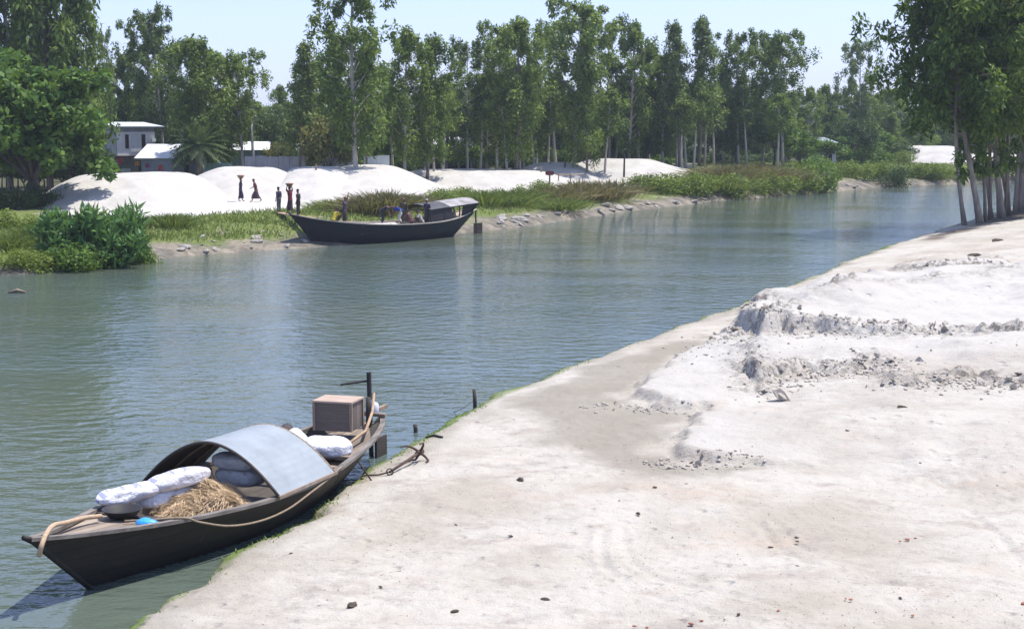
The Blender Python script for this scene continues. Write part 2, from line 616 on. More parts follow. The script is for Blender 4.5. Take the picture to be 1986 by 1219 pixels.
# materials of the ground
def sand_ground():
    m, nt, out = new_mat('pale_sand')
    p = nt.nodes.new('ShaderNodeBsdfPrincipled')
    pos = nt.nodes.new('ShaderNodeNewGeometry').outputs['Position']
    big = noise(nt, pos, 0.35, 5, 0.6)
    c = ramp(nt, big, [(0.36, (0.335, 0.302, 0.250)), (0.56, (0.42, 0.395, 0.346))])
    st = noise(nt, pos, 1.1, 6, 0.7, (0.8, 1.15, 1, 0.25))
    c = mixc(nt, math_n(nt, 'MULTIPLY', ramp_f(nt, st, 0.48, 0.68), 0.8), c, (0.295, 0.262, 0.225))
    pk = noise(nt, pos, 0.5, 6, 0.68, (0.7, 1.3, 1, 0.5))
    c = mixc(nt, math_n(nt, 'MULTIPLY', ramp_f(nt, pk, 0.54, 0.70), 0.55), c, (0.385, 0.31, 0.245))
    fine = noise(nt, pos, 8.0, 6, 0.75)
    c = mixc(nt, math_n(nt, 'MULTIPLY', ramp_f(nt, fine, 0.56, 0.70), 0.8), c, (0.24, 0.205, 0.165))
    at = nt.nodes.new('ShaderNodeAttribute')
    at.attribute_name = 'wet'
    c = mixc(nt, math_n(nt, 'MULTIPLY', at.outputs['Fac'], 0.8), c, mixc(nt, big, (0.19, 0.17, 0.135), (0.275, 0.25, 0.205)))
    at5 = nt.nodes.new('ShaderNodeAttribute')
    at5.attribute_name = 'clean'
    c = mixc(nt, math_n(nt, 'MULTIPLY', at5.outputs['Fac'], 0.8), c, mixc(nt, big, (0.40, 0.382, 0.35), (0.45, 0.434, 0.405)))
    at3 = nt.nodes.new('ShaderNodeAttribute')
    at3.attribute_name = 'crust'
    cr = noise(nt, pos, 4.5, 6, 0.8)
    c = mixc(nt, math_n(nt, 'MULTIPLY', math_n(nt, 'MULTIPLY', at3.outputs['Fac'], ramp_f(nt, cr, 0.44, 0.56)), 1.0), c, (0.17, 0.152, 0.13))  # broken edges: their shade painted in, together with damp inner sand
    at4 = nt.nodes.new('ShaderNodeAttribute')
    at4.attribute_name = 'litter_shade'
    c = mixc(nt, math_n(nt, 'MULTIPLY', at4.outputs['Fac'], 0.9), c, mixc(nt, fine, (0.055, 0.045, 0.03), (0.15, 0.12, 0.085)))  # brown litter colour that also carries the painted shade under the grove
    at2 = nt.nodes.new('ShaderNodeAttribute')
    at2.attribute_name = 'algae'
    c = mixc(nt, at2.outputs['Fac'], c, mixc(nt, fine, (0.075, 0.125, 0.024), (0.16, 0.21, 0.055)))
    lk(nt, c, p.inputs['Base Color'])
    p.inputs['Roughness'].default_value = 0.9
    p.inputs['Specular IOR Level'].default_value = 0.15
    h = math_n(nt, 'ADD', noise(nt, pos, 6.0, 6, 0.65, (0.7, 1.2, 1, 0.3)), math_n(nt, 'MULTIPLY', noise(nt, pos, 30.0, 3, 0.6), 0.35))
    vo = nt.nodes.new('ShaderNodeTexVoronoi')      # footprints and scuffs
    vo.inputs['Scale'].default_value = 2.1
    vo.inputs['Randomness'].default_value = 1.0
    lk(nt, pos, vo.inputs['Vector'])
    dent = math_n(nt, 'MULTIPLY', ramp_f(nt, vo.outputs['Distance'], 0.05, 0.24), ramp_f(nt, noise(nt, pos, 0.3, 3), 0.42, 0.58))
    h = math_n(nt, 'ADD', h, math_n(nt, 'MULTIPLY', dent, 0.8))
    lk(nt, bump(nt, h, 1.0, 0.06), p.inputs['Normal'])
    lk(nt, p.outputs[0], out.inputs[0])
    return m


def ramp_f(nt, fac, a, b):
    mr = nt.nodes.new('ShaderNodeMapRange')
    mr.interpolation_type = 'SMOOTHSTEP'
    mr.inputs['From Min'].default_value = a
    mr.inputs['From Max'].default_value = b
    lk(nt, fac, mr.inputs['Value'])
    return mr.outputs[0]


def bank_ground():
    m, nt, out = new_mat('grassy_earth')
    p = nt.nodes.new('ShaderNodeBsdfPrincipled')
    pos = nt.nodes.new('ShaderNodeNewGeometry').outputs['Position']
    a = noise(nt, pos, 0.5, 5, 0.6)
    b = noise(nt, pos, 3.0, 4, 0.65)
    grass = ramp(nt, b, [(0.3, (0.06, 0.085, 0.022)), (0.55, (0.125, 0.155, 0.045)), (0.75, (0.20, 0.19, 0.08))])
    earth = ramp(nt, b, [(0.3, (0.14, 0.12, 0.09)), (0.6, (0.24, 0.21, 0.165)), (0.8, (0.36, 0.335, 0.29))])
    mud = ramp(nt, b, [(0.35, (0.085, 0.078, 0.065)), (0.7, (0.16, 0.148, 0.125))])
    at = nt.nodes.new('ShaderNodeAttribute')
    at.attribute_name = 'shore'
    at2 = nt.nodes.new('ShaderNodeAttribute')
    at2.attribute_name = 'sand'
    c = mixc(nt, ramp_f(nt, a, 0.56, 0.66), grass, earth)
    c = mixc(nt, at.outputs['Fac'], c, mixc(nt, ramp_f(nt, a, 0.4, 0.6), mud, earth))
    c = mixc(nt, at2.outputs['Fac'], c, mixc(nt, b, (0.40, 0.385, 0.36), (0.46, 0.445, 0.42)))
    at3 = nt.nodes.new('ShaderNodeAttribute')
    at3.attribute_name = 'litter_shade'
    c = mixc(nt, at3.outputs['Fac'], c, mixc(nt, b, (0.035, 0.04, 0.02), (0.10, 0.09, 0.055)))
    lk(nt, c, p.inputs['Base Color'])
    p.inputs['Roughness'].default_value = 0.95
    p.inputs['Specular IOR Level'].default_value = 0.1
    lk(nt, bump(nt, b, 0.5, 0.12), p.inputs['Normal'])
    lk(nt, p.outputs[0], out.inputs[0])
    return m


def water_mat():
    m, nt, out = new_mat('river_water')
    p = nt.nodes.new('ShaderNodeBsdfPrincipled')
    pos = nt.nodes.new('ShaderNodeNewGeometry').outputs['Position']
    c = noise(nt, pos, 0.06, 3, 0.5)
    lk(nt, ramp(nt, c, [(0.35, (0.084, 0.102, 0.070)), (0.65, (0.074, 0.104, 0.104))]), p.inputs['Base Color'])
    p.inputs['Roughness'].default_value = 0.04
    p.inputs['IOR'].default_value = 1.38
    p.inputs['Specular IOR Level'].default_value = 0.5
    n1 = noise(nt, pos, 2.0, 3, 0.5, (0.8, 1.2, 1, 0.2))
    n2 = noise(nt, pos, 4.5, 3, 0.55, (0.7, 1.3, 1, -0.2))
    n3 = noise(nt, pos, 0.12, 3, 0.5, (0.5, 1.6, 1, 0.1))
    amp = ramp_f(nt, n3, 0.35, 0.65)
    h = math_n(nt, 'ADD', n1, math_n(nt, 'MULTIPLY', n2, 0.2))
    h = math_n(nt, 'MULTIPLY', h, math_n(nt, 'ADD', math_n(nt, 'MULTIPLY', amp, 0.5), 0.5))
    lk(nt, bump(nt, h, 1.0, 0.078), p.inputs['Normal'])
    lk(nt, p.outputs[0], out.inputs[0])
    return m


M['sand'] = sand_ground()
M['bank'] = bank_ground()
M['water'] = water_mat()


def polar(r0, r1, k, a):
    na = len(a)
    nr = int(math.log(r1 / r0) / k) + 1
    r = r0 * np.exp(np.linspace(0, math.log(r1 / r0), nr))
    R, A = np.meshgrid(r, a, indexing='ij')
    i, j = np.meshgrid(np.arange(nr - 1), np.arange(na - 1), indexing='ij')
    b = (i * na + j).ravel()
    Q = np.stack([b, b + 1, b + na + 1, b + na], 1)[:, ::-1]
    return (R * np.sin(A)).ravel(), (R * np.cos(A)).ravel(), Q


X, Y, Q = polar(6.5, 150.0, 0.0029, np.concatenate([np.linspace(-0.85, -0.42, 40)[:-1], np.linspace(-0.42, 0.42, 600), np.linspace(0.42, 1.2, 80)[1:]]))
Z, S, WET, RUB, LITTER_SHADE, CLEAN = near_h(X, Y)
V = np.stack([X, Y, Z], 1)
keep = (S[Q] > -2.2).any(1)
Q = Q[keep]
used = np.unique(Q)
mp_ = np.full(len(V), -1)
mp_[used] = np.arange(len(used))
alg = np.clip(sstep(0.14, 0.0, Z + 0.05 * fbm(X * 1.1, Y * 1.1, 3, 91)) + 0.95 * sstep(0.42, 0.22, S - 0.30 * fbm(X * 0.4, Y * 0.4, 3, 93)), 0, 1) * 0.95
o = np_mesh('sand_bank', V[used], mp_[Q], M['sand'], smooth=True, attrs={'wet': WET[used], 'algae': (alg * (0.25 + 0.75 * sstep(-0.25, 0.2, fbm(X * 0.45, Y * 0.45, 4, 97))))[used], 'crust': RUB[used], 'litter_shade': LITTER_SHADE[used], 'clean': CLEAN[used]})
tag(o, 'pale sand bank with tyre tracks sloping to the near waterline', None, kind='structure')

X, Y, Q = polar(50.0, 3800.0, 0.0075, np.linspace(-0.75, 0.75, 560))
Z, S = far_h(X, Y)
V = np.stack([X, Y, Z], 1)
keep = (S[Q] > -3.5).any(1)
Q = Q[keep]
used = np.unique(Q)
mp_ = np.full(len(V), -1)
mp_[used] = np.arange(len(used))
shore = sstep(3.2, 1.2, S + 1.6 * fbm(X * 0.35, Y * 0.35, 3, 111))
PXs = CX + F_PX * X / (Y * CT + 5 * ST)
sandm = sstep(11.6, 12.6, S + 3.5 * sstep(700, 1000, PXs) + 1.2 * fbm(X * 0.25, Y * 0.25, 3, 113)) * sstep(44, 38, S) * sstep(1370, 1300, PXs) * sstep(70, 130, PXs)
o = np_mesh('river_bank', V[used], mp_[Q], M['bank'], smooth=True, attrs={'shore': shore[used], 'sand': sandm[used], 'litter_shade': (sstep(22, 30, S + 3 * fbm(X * 0.2, Y * 0.2, 3, 117)) * 0.9)[used]})
tag(o, 'grassy far river bank with muddy edge', None, kind='structure')

bm = MB()
bm.grid([[(-3500, -200, 0), (3500, -200, 0)], [(-3500, 4000, 0), (3500, 4000, 0)]])
o = bm.build('river_water', M['water'])
tag(o, 'calm greenish blue river water with small ripples', None, kind='structure')
bm = MB()
bm.grid([[(-4500, -400, -2.6), (4500, -400, -2.6)], [(-4500, 4600, -2.6), (4500, 4600, -2.6)]])
o = bm.build('river_bed', simple('river_mud', (0.2, 0.17, 0.12), scale=0.5))
tag(o, 'muddy river bed under the water', None, kind='structure')

# ------------------------------------------------------------------ sand heaps on the far bank
M['heap'] = simple('heap_sand', (0.46, 0.445, 0.42), (0.355, 0.34, 0.31), scale=0.7, rough=0.95, bumps=0.6, bdist=0.10, spec=0.1, world=True)


def heap(px, y, top_py, rx_px, ry, label, skew=0.0, flat=1.0):
    x = atx(px, y)
    z0 = zf(x, y)
    H = D(px, top_py, y).z - z0
    rx = rx_px / (F_PX / y)
    n, m = 72, 26
    fs = []
    r, a = np.meshgrid(np.arange(m + 1) / m * 1.12, 2 * PI * np.arange(n) / n, indexing='ij')
    dx, dy = rx * r * np.cos(a), ry * r * np.sin(a)
    rr = r * (1 + 0.16 * fbm(np.cos(a) * 1.4 + px, np.sin(a) * 1.4, 3, 7))
    q = np.clip((1.0 - rr) / flat, 0, 1)
    h = np.where(rr < 1, H * (0.92 + 0.08 * (1 - rr * rr)) * (q * q * (3 - 2 * q) * 0.45 + (1 - (1 - q) ** 1.8) * 0.55), -0.9 * (rr - 1) * H)
    h = h + 0.12 * fbm(dx * 0.45 + px, dy * 0.45, 4, 17) * np.minimum(1, 3 * q)
    h = h + (far_h(x + dx, y + dy)[0] - z0 - 0.04) * (1 - q)
    vs = np.stack([dx + skew * h, dy, h], -1).reshape(-1, 3).tolist()
    for i in range(m):
        for j in range(n):
            k = (j + 1) % n
            fs.append((i * n + j, (i + 1) * n + j, (i + 1) * n + k, i * n + k))
    b = MB().add(vs, fs)
    o = b.build('sand_heap', M['heap'], smooth=True)
    o.location = (x, y, z0)
    return tag(o, label, 'sand heap', 'white sand heaps along the far bank')


heap(262, 108, 337, 192, 10.5, 'long white sand heap beside the big leafy tree on the left', 0, 0.55)
heap(478, 118, 324, 160, 10.0, 'rounded white sand heap directly behind the two walking carriers', 0, 0.75)
heap(618, 121, 324, 120, 11.0, 'white sand heap in front of the light tin fence panels', 0, 0.7)
heap(715, 125, 320, 150, 15, 'white sand heap around the foot of the tallest slim tree', 0, 0.85)
heap(915, 141, 329, 240, 10, 'long low white sand heap behind the stern roof of the moored cargo boat', 0, 0.6)
heap(1075, 152, 315, 110, 7, 'low shoulder of white sand beside the dark red board', 0, 0.8)
heap(1205, 157, 308, 150, 9, 'broad white sand heap in front of the dense middle tree row', 0, 0.7)
heap(1330, 163, 323, 60, 4, 'small white sand spill under the crowded tree trunks', 0, 1.0)
heap(1796, 214, 283, 118, 14, 'white sand heap far off at the bend of the river', 0, 0.7)
heap(1925, 222, 296, 105, 14, 'white sand heap seen between the trunks of the right hand grove', 0, 0.7)
# ------------------------------------------------------------------ trees and plants
M['leaf_gum'] = leaf_mat('gum_leaves', (0.040, 0.080, 0.019), (0.099, 0.158, 0.034), (0.213, 0.275, 0.058), 0.3, 0.6)
M['leaf_gum_blue'] = leaf_mat('grey_green_leaves', (0.043, 0.078, 0.029), (0.103, 0.158, 0.049), (0.207, 0.260, 0.078), 0.3, 0.6)
M['leaf_broad'] = leaf_mat('broad_leaves', (0.029, 0.071, 0.014), (0.076, 0.148, 0.027), (0.179, 0.265, 0.051), 0.3, 0.55)
M['leaf_warm'] = leaf_mat('yellowing_leaves', (0.03, 0.055, 0.014), (0.085, 0.12, 0.03), (0.22, 0.20, 0.07), 0.3, 0.45)
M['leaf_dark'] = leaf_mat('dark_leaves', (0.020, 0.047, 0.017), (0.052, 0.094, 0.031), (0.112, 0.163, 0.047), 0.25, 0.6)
M['leaf_bush'] = leaf_mat('bush_leaves', (0.050, 0.087, 0.014), (0.118, 0.168, 0.029), (0.224, 0.281, 0.056), 0.3, 0.6)
M['leaf_reed'] = leaf_mat('reed_blades', (0.035, 0.085, 0.028), (0.08, 0.17, 0.05), (0.17, 0.28, 0.085), 0.28, 0.55)
M['leaf_dry'] = leaf_mat('dry_grass_blades', (0.07, 0.075, 0.03), (0.15, 0.15, 0.06), (0.27, 0.22, 0.13), 0.25, 0.6)
M['leaf_palm'] = leaf_mat('palm_leaflets', (0.03, 0.06, 0.025), (0.075, 0.12, 0.05), (0.16, 0.21, 0.09), 0.2, 0.4)
M['grass'] = leaf_mat('grass_blades', (0.06, 0.10, 0.02), (0.13, 0.19, 0.042), (0.23, 0.265, 0.085), 0.28, 0.65)
M['weed'] = leaf_mat('weed_blades', (0.08, 0.14, 0.02), (0.15, 0.23, 0.04), (0.25, 0.32, 0.08), 0.3, 0.6)
M['bark'] = simple('pale_bark', (0.52, 0.48, 0.42), (0.26, 0.23, 0.20), scale=3, rough=0.85, bumps=0.4, bdist=0.03, stretch=(1, 1, 0.25))
M['bark_grove'] = simple('grey_bark', (0.34, 0.30, 0.26), (0.14, 0.12, 0.10), scale=3, rough=0.9, bumps=0.4, bdist=0.03, stretch=(1, 1, 0.25))
M['bark_dark'] = simple('dark_bark', (0.13, 0.11, 0.095), (0.055, 0.045, 0.04), scale=4, rough=0.9, bumps=0.4, bdist=0.03, stretch=(1, 1, 0.3))
M['bark_brown'] = simple('brown_bark', (0.22, 0.18, 0.145), (0.10, 0.08, 0.065), scale=4, rough=0.9, bumps=0.4, bdist=0.03, stretch=(1, 1, 0.3))


def leaves(rng, C, R, n, ln, wd, droop=0.8, shell=0.5, up=0.0):
    """n diamond leaves in each ellipsoid (centre C, radii R); returns verts and quads"""
    k = len(C)
    P = rng.normal(size=(k, n, 3))
    P /= np.linalg.norm(P, axis=2, keepdims=True)
    rad = rng.random((k, n, 1)) ** shell
    pos = C[:, None, :] + P * rad * R[:, None, :]
    out = P * np.array([1, 1, 0.4])
    ax = rng.normal(size=(k, n, 3)) * 0.55 + out * 0.7 + np.array([0, 0, -droop + up])
    ax /= np.linalg.norm(ax, axis=2, keepdims=True)
    sd = np.cross(P * 1.5 + np.array([0, 0, 0.35]) + rng.normal(size=(k, n, 3)) * 0.55, ax)
    sd /= np.linalg.norm(sd, axis=2, keepdims=True) + 1e-9
    s = (0.65 + 0.7 * rng.random((k, n, 1)))
    a = pos - ax * ln * s * 0.5
    b = pos + sd * wd * s * 0.5 - ax * ln * s * 0.08
    c = pos + ax * ln * s * 0.5
    d = pos - sd * wd * s * 0.5 - ax * ln * s * 0.08
    Vv = np.stack([a, b, c, d], 2).reshape(-1, 3)
    return Vv, np.arange(len(Vv)).reshape(-1, 4)


def gum_tree(name, cat, seed, h, cb, R, nb, leaf, trunk_r, prof, bark, lm, lean=0.4, per=122, puff=(0.72, 1.2), droop=0.8, upang=(0.5, 1.0)):
    """slender tree: bare trunk below, ascending limbs carrying hanging clumps above"""
    rng = np.random.default_rng(seed)
    root = thing(name, None, cat)
    ph = rng.random() * 6.28
    def axis(t):
        return Vector((lean * math.sin(t * 2.2 + ph) - lean * math.sin(ph), lean * math.cos(t * 1.7 + ph) - lean * math.cos(ph), h * t))
    mb = MB()
    ts = np.linspace(0, 0.97, 11)
    mb.tube([axis(t) for t in ts], [trunk_r * (1.25 if t == 0 else 1.0) * (1 - 0.86 * t) + 0.012 for t in ts], 8)
    C, Rr = [], []
    az = rng.random() * 6
    for i in range(nb):
        u = (i + 0.5) / nb
        t = cb + (0.985 - cb) * u
        L = R * prof(u) * (0.55 + 0.75 * rng.random())
        az += 2.4 + rng.normal() * 0.4
        el = upang[0] + (upang[1] - upang[0]) * rng.random()
        p0 = axis(t * 0.97)
        dr = Vector((math.cos(az) * math.cos(el), math.sin(az) * math.cos(el), math.sin(el)))
        p1 = p0 + dr * L * 0.55
        p2 = p0 + dr * L + Vector((0, 0, -0.08 * L))
        if L > 0.5:
            mb.tube([p0, p1, p2], [trunk_r * 0.36 * (1.1 - 0.7 * u), trunk_r * 0.2 * (1.1 - 0.7 * u), 0.012], 5, cap=False)
        for q, f in ((p2, 1.0), (p1, 0.8)):
            if f < 1 and rng.random() < 0.3:
                continue
            sz = (puff[0] + (puff[1] - puff[0]) * rng.random()) * f * (0.62 + 0.5 * (1 - u) ** 0.6)
            C.append([q.x + rng.normal() * .25, q.y + rng.normal() * .25, q.z - 0.25 * sz])
            Rr.append([sz * (0.7 + .25 * rng.random()), sz * (0.7 + .25 * rng.random()), sz * (1.0 + 0.5 * rng.random())])
    top = axis(0.985)
    for q in range(2):
        C.append([top.x + rng.normal() * .2, top.y + rng.normal() * .2, h - 0.8 * q - 0.9])
        Rr.append([0.55, 0.55, 0.95])
    mb.build('trunk', bark, root, smooth=True)
    Vv, Qq = leaves(rng, np.array(C), np.array(Rr), per, leaf[0], leaf[1], droop)
    np_mesh('crown', Vv, Qq, lm, root)
    root['h'] = h
    return root


def broad_tree(name, cat, seed, h, R, cb, npuff, leaf, trunk_r, bark, lm, per=120, droop=0.35, puff=(0.9, 1.6), squash=0.9, ntr=1):
    """round leafy tree: short trunk forking into limbs, clumps of leaves through an uneven dome"""
    rng = np.random.default_rng(seed)
    root = thing(name, None, cat)
    mb = MB()
    C, Rr = [], []
    zc = h * (cb + 1) / 2
    hz = h * (1 - cb) / 2
    for i in range(npuff):
        d = rng.normal(size=3)
        d /= np.linalg.norm(d)
        if d[2] < -0.55:
            d[2] *= -0.6
        k = 0.5 + 0.48 * rng.random() ** 0.6
        k *= 1 + 0.18 * math.sin(3 * math.atan2(d[1], d[0]) + seed) + 0.1 * rng.normal()
        C.append([d[0] * R * k, d[1] * R * k, zc + d[2] * hz * k * squash])
        s = puff[0] + (puff[1] - puff[0]) * rng.random()
        Rr.append([s, s, s * 0.75])
    C, Rr = np.array(C), np.array(Rr)
    base = Vector((0, 0, 0))
    for tr in range(ntr):
        off = Vector((rng.normal() * 0.6 * (ntr > 1), rng.normal() * 0.4 * (ntr > 1), 0))
        fork = off * 1.4 + Vector((rng.normal() * .2, rng.normal() * .2, h * (cb + 0.12)))
        mb.tube([off, (off + fork) / 2 + Vector((rng.normal() * .1, rng.normal() * .1, 0)), fork], [trunk_r * 1.2, trunk_r * 0.9, trunk_r * 0.7], 8)
        for i in rng.permutation(len(C))[:12]:
            c = Vector(C[i])
            mid = fork.lerp(c, 0.5) + Vector((0, 0, 0.12 * h * rng.random()))
            mb.tube([fork - Vector((0, 0, 0.15)), mid, c], [trunk_r * 0.42, trunk_r * 0.24, 0.015], 5, cap=False)
    mb.build('trunk', bark, root, smooth=True)
    Vv, Qq = leaves(rng, C, Rr, per, leaf[0], leaf[1], droop, 0.45)
    np_mesh('crown', Vv, Qq, lm, root)
    root['h'] = h
    return root


col_prof = lambda u: (0.75 + 0.4 * math.sin(u * 3.1)) * (1.0 if u < 0.7 else 1.0 - 0.85 * (u - 0.7) / 0.3)
con_prof = lambda u: 1.15 - 0.95 * u
top_prof = lambda u: 0.5 + 0.75 * math.sin(min(1, u * 1.05) * 2.7)

GUMS = [placer(lambda a=a: gum_tree('gum_tree', 'tree', *a)) for a in (
    (1, 18, 0.18, 2.9, 46, (0.36, 0.15), 0.19, col_prof, M['bark'], M['leaf_gum']),
    (2, 18, 0.24, 2.6, 42, (0.36, 0.15), 0.16, con_prof, M['bark_brown'], M['leaf_gum_blue']),
    (3, 18, 0.34, 3.1, 40, (0.36, 0.16), 0.18, top_prof, M['bark'], M['leaf_gum']),
    (4, 18, 0.14, 3.2, 54, (0.36, 0.16), 0.2, col_prof, M['bark_brown'], M['leaf_gum']),
    (5, 18, 0.26, 2.8, 38, (0.36, 0.15), 0.17, top_prof, M['bark'], M['leaf_gum_blue']),
    (6, 18, 0.10, 2.7, 50, (0.36, 0.15), 0.17, con_prof, M['bark_brown'], M['leaf_gum']))]
G_ROW = 'tall slender trees behind the far sand heaps'


def gum(px, y, top_py, kind, wf, label, group=G_ROW, z0=None):
    x = atx(px, y)
    z = zf(x, y) if z0 is None else z0
    zt = D(px, top_py, y).z
    k = (zt - z) / 18.0
    GUMS[kind]((x, y, z - 0.15), random.random() * 6.28, (wf * k ** 0.5, wf * k ** 0.5, k), label, group, (random.gauss(0, .012), random.gauss(0, .012)))


TREES = [
    (-28, 124, -300, 3, 1.1, 'tall leafy tree half cut off by the left edge of the photo'),
    (20, 126, -260, 0, 1.05, 'tall dark tree at the upper left corner above the leafy tree'),
    (62, 132, -190, 1, 0.9, 'thin gappy tree with sky showing through at the upper left'),
    (98, 124, -320, 3, 1.0, 'tall dense tree over the big leafy tree on the left'),
    (138, 127, -270, 0, 1.0, 'very tall dense tree at the right of the upper left cluster'),
    (166, 125, -190, 5, 0.9, 'tall tree whose straight right side borders the first patch of sky'),
    (203, 150, 60, 4, 0.5, 'thin tree top standing alone against the left patch of sky'),
    (240, 158, 100, 3, 0.95, 'low rounded tree right above the two storey house'),
    (285, 153, 45, 2, 0.95, 'tree with separate leafy tufts behind the two storey house'),
    (322, 152, 16, 4, 0.9, 'tall open tree whose pointed tufts stand highest left of the palm'),
    (350, 156, 70, 0, 0.85, 'tree with a slim crown between the open tree and the broad grey tree'),
    (396, 134, 64, 3, 1.2, 'broad grey green tree rising behind the date palm'),
    (434, 139, 98, 0, 1.1, 'rounded tree at the right shoulder of the broad grey tree'),
    (474, 137, 100, 2, 1.0, 'outer tree that ends the left tree group at the wide gap of sky'),
    (548, 178, 160, 0, 0.9, 'small dark tree at the far end of the wide gap of sky'),
    (580, 130, 74, 1, 1.0, 'cone shaped tree right of the wide gap of sky'),
    (612, 146, 112, 0, 0.9, 'lower tree between the cone shaped tree and the tallest tree'),
    (650, 134, 58, 3, 0.95, 'dense tree touching the left side of the tallest tree'),
    (693, 121, -70, 0, 1.15, 'tallest tree with pale bare trunk rising from the middle sand heaps'),
    (712, 127, 60, 1, 0.8, 'slim tree with a white trunk just right of the tallest tree'),
    (745, 144, 120, 0, 0.95, 'lower tree in the dip right of the tallest tree'),
    (785, 132, 44, 0, 1.0, 'pointed tree with a thin white trunk above the big boat'),
    (828, 134, 60, 3, 0.9, 'rounded tree beside the second large gap of sky'),
    (866, 147, 138, 1, 0.95, 'low tree standing under the second large gap of sky'),
    (908, 144, 76, 4, 0.85, 'thin feathery tree leaning into the second gap of sky'),
    (942, 153, 118, 0, 1.0, 'mid height tree behind the tin roofed open shed'),
    (962, 147, 48, 2, 0.9, 'tree with loose tufts left of the twin crowned tree'),
    (1000, 143, 28, 3, 1.05, 'large twin crowned tree left of the yellow green tree'),
    (1042, 157, 105, 0, 0.95, 'lower tree in the notch before the yellow green tree'),
    (1080, 160, 42, 2, 1.0, 'left half of the wide yellow green crown near the middle'),
    (1112, 151, 3, 2, 1.3, 'tall wide yellow green tree with spreading top near the middle'),
    (1138, 149, 62, 5, 0.85, 'tree with a clean white trunk standing in the broad sand heap'),
    (1182, 162, 36, 4, 0.95, 'tree with bluish tufts right of the yellow green tree'),
    (1218, 160, 34, 0, 1.0, 'flat topped tree above the broad sand heap'),
    (1250, 165, 82, 3, 0.95, 'dense low tree right of the flat topped tree'),
    (1286, 162, 98, 0, 1.0, 'dense rounded tree in the dip left of the twin spires'),
    (1318, 160, 36, 1, 0.95, 'left spire of the two pointed trees over the trunk thicket'),
    (1356, 162, 28, 1, 1.1, 'right and taller spire of the two pointed trees'),
    (1402, 172, 110, 0, 0.95, 'lower tree right of the twin spires'),
    (1432, 170, 62, 2, 0.95, 'left tree of the umbrella crowned pair over the reddish grass'),
    (1478, 175, 70, 2, 0.9, 'middle tree of the umbrella crowned group over the reddish grass'),
    (1518, 170, 64, 2, 1.15, 'umbrella crowned tree with a rounded right edge against clear sky'),
    (1562, 188, 164, 0, 1.0, 'low hazy tree where the row steps down to the right'),
    (1600, 203, 160, 3, 0.85, 'small dark tree under the right hand patch of sky'),
    (1642, 208, 148, 0, 0.9, 'far tree left of the lone wispy tree'),
    (1668, 203, 80, 4, 1.0, 'lone wispy tree with a rounded tuft on top at the right'),
    (1708, 218, 166, 3, 1.0, 'far tree right of the lone wispy tree'),
]
for a in TREES:
    gum(*a)
G_FILL = 'shorter trees filling in behind the front row'
for i in range(62):
    px = -40 + i * 34 + random.uniform(-14, 14)
    if 480 < px < 560:
        continue
    y = 158 + 26 * random.random() + max(0, px - 1300) * 0.10 + (8 if 180 < px < 360 else 0)
    top = (150 if px < 1400 else 185) + random.uniform(-18, 45)
    gum(px, y, top, random.choice((0, 3, 5, 3, 0, 1)), 1.15, 'shorter tree half hidden in the shade behind the front row of trees', G_FILL)
G_HAZE = 'hazy trees on the skyline far behind'
for i, px in enumerate(list(range(-30, 520, 60)) + list(range(500, 2000, 62))):
    y = 240 + 40 * random.random()
    top = {True: 200, False: 178}[px < 900] + random.uniform(-14, 18)
    gum(px + random.uniform(-15, 15), y, top, random.choice((0, 3, 3)), 2.4, 'small hazy tree in the far tree line behind all the others', G_HAZE)

# leafy broad trees and shrubs below the slender ones
BROAD = [placer(lambda a=a: broad_tree('leafy_tree', 'tree', *a)) for a in (
    (21, 7, 3.0, 0.22, 30, (0.42, 0.24), 0.16, M['bark_dark'], M['leaf_broad']),
    (22, 7, 3.0, 0.15, 30, (0.46, 0.26), 0.15, M['bark_dark'], M['leaf_warm']),
    (23, 7, 3.3, 0.18, 32, (0.40, 0.22), 0.15, M['bark_dark'], M['leaf_dark']))]


def broad(px, y, top_py, half_px, kind, label, group='leafy low trees under the slender ones', dz=0.2):
    x = atx(px, y)
    z = zf(x, y)
    k = (D(px, top_py, y).z - z) / 7.0
    r = half_px / (F_PX / y) / 3.2
    BROAD[kind]((x, y, z - dz), random.random() * 6.28, (r, r, k), label, group)


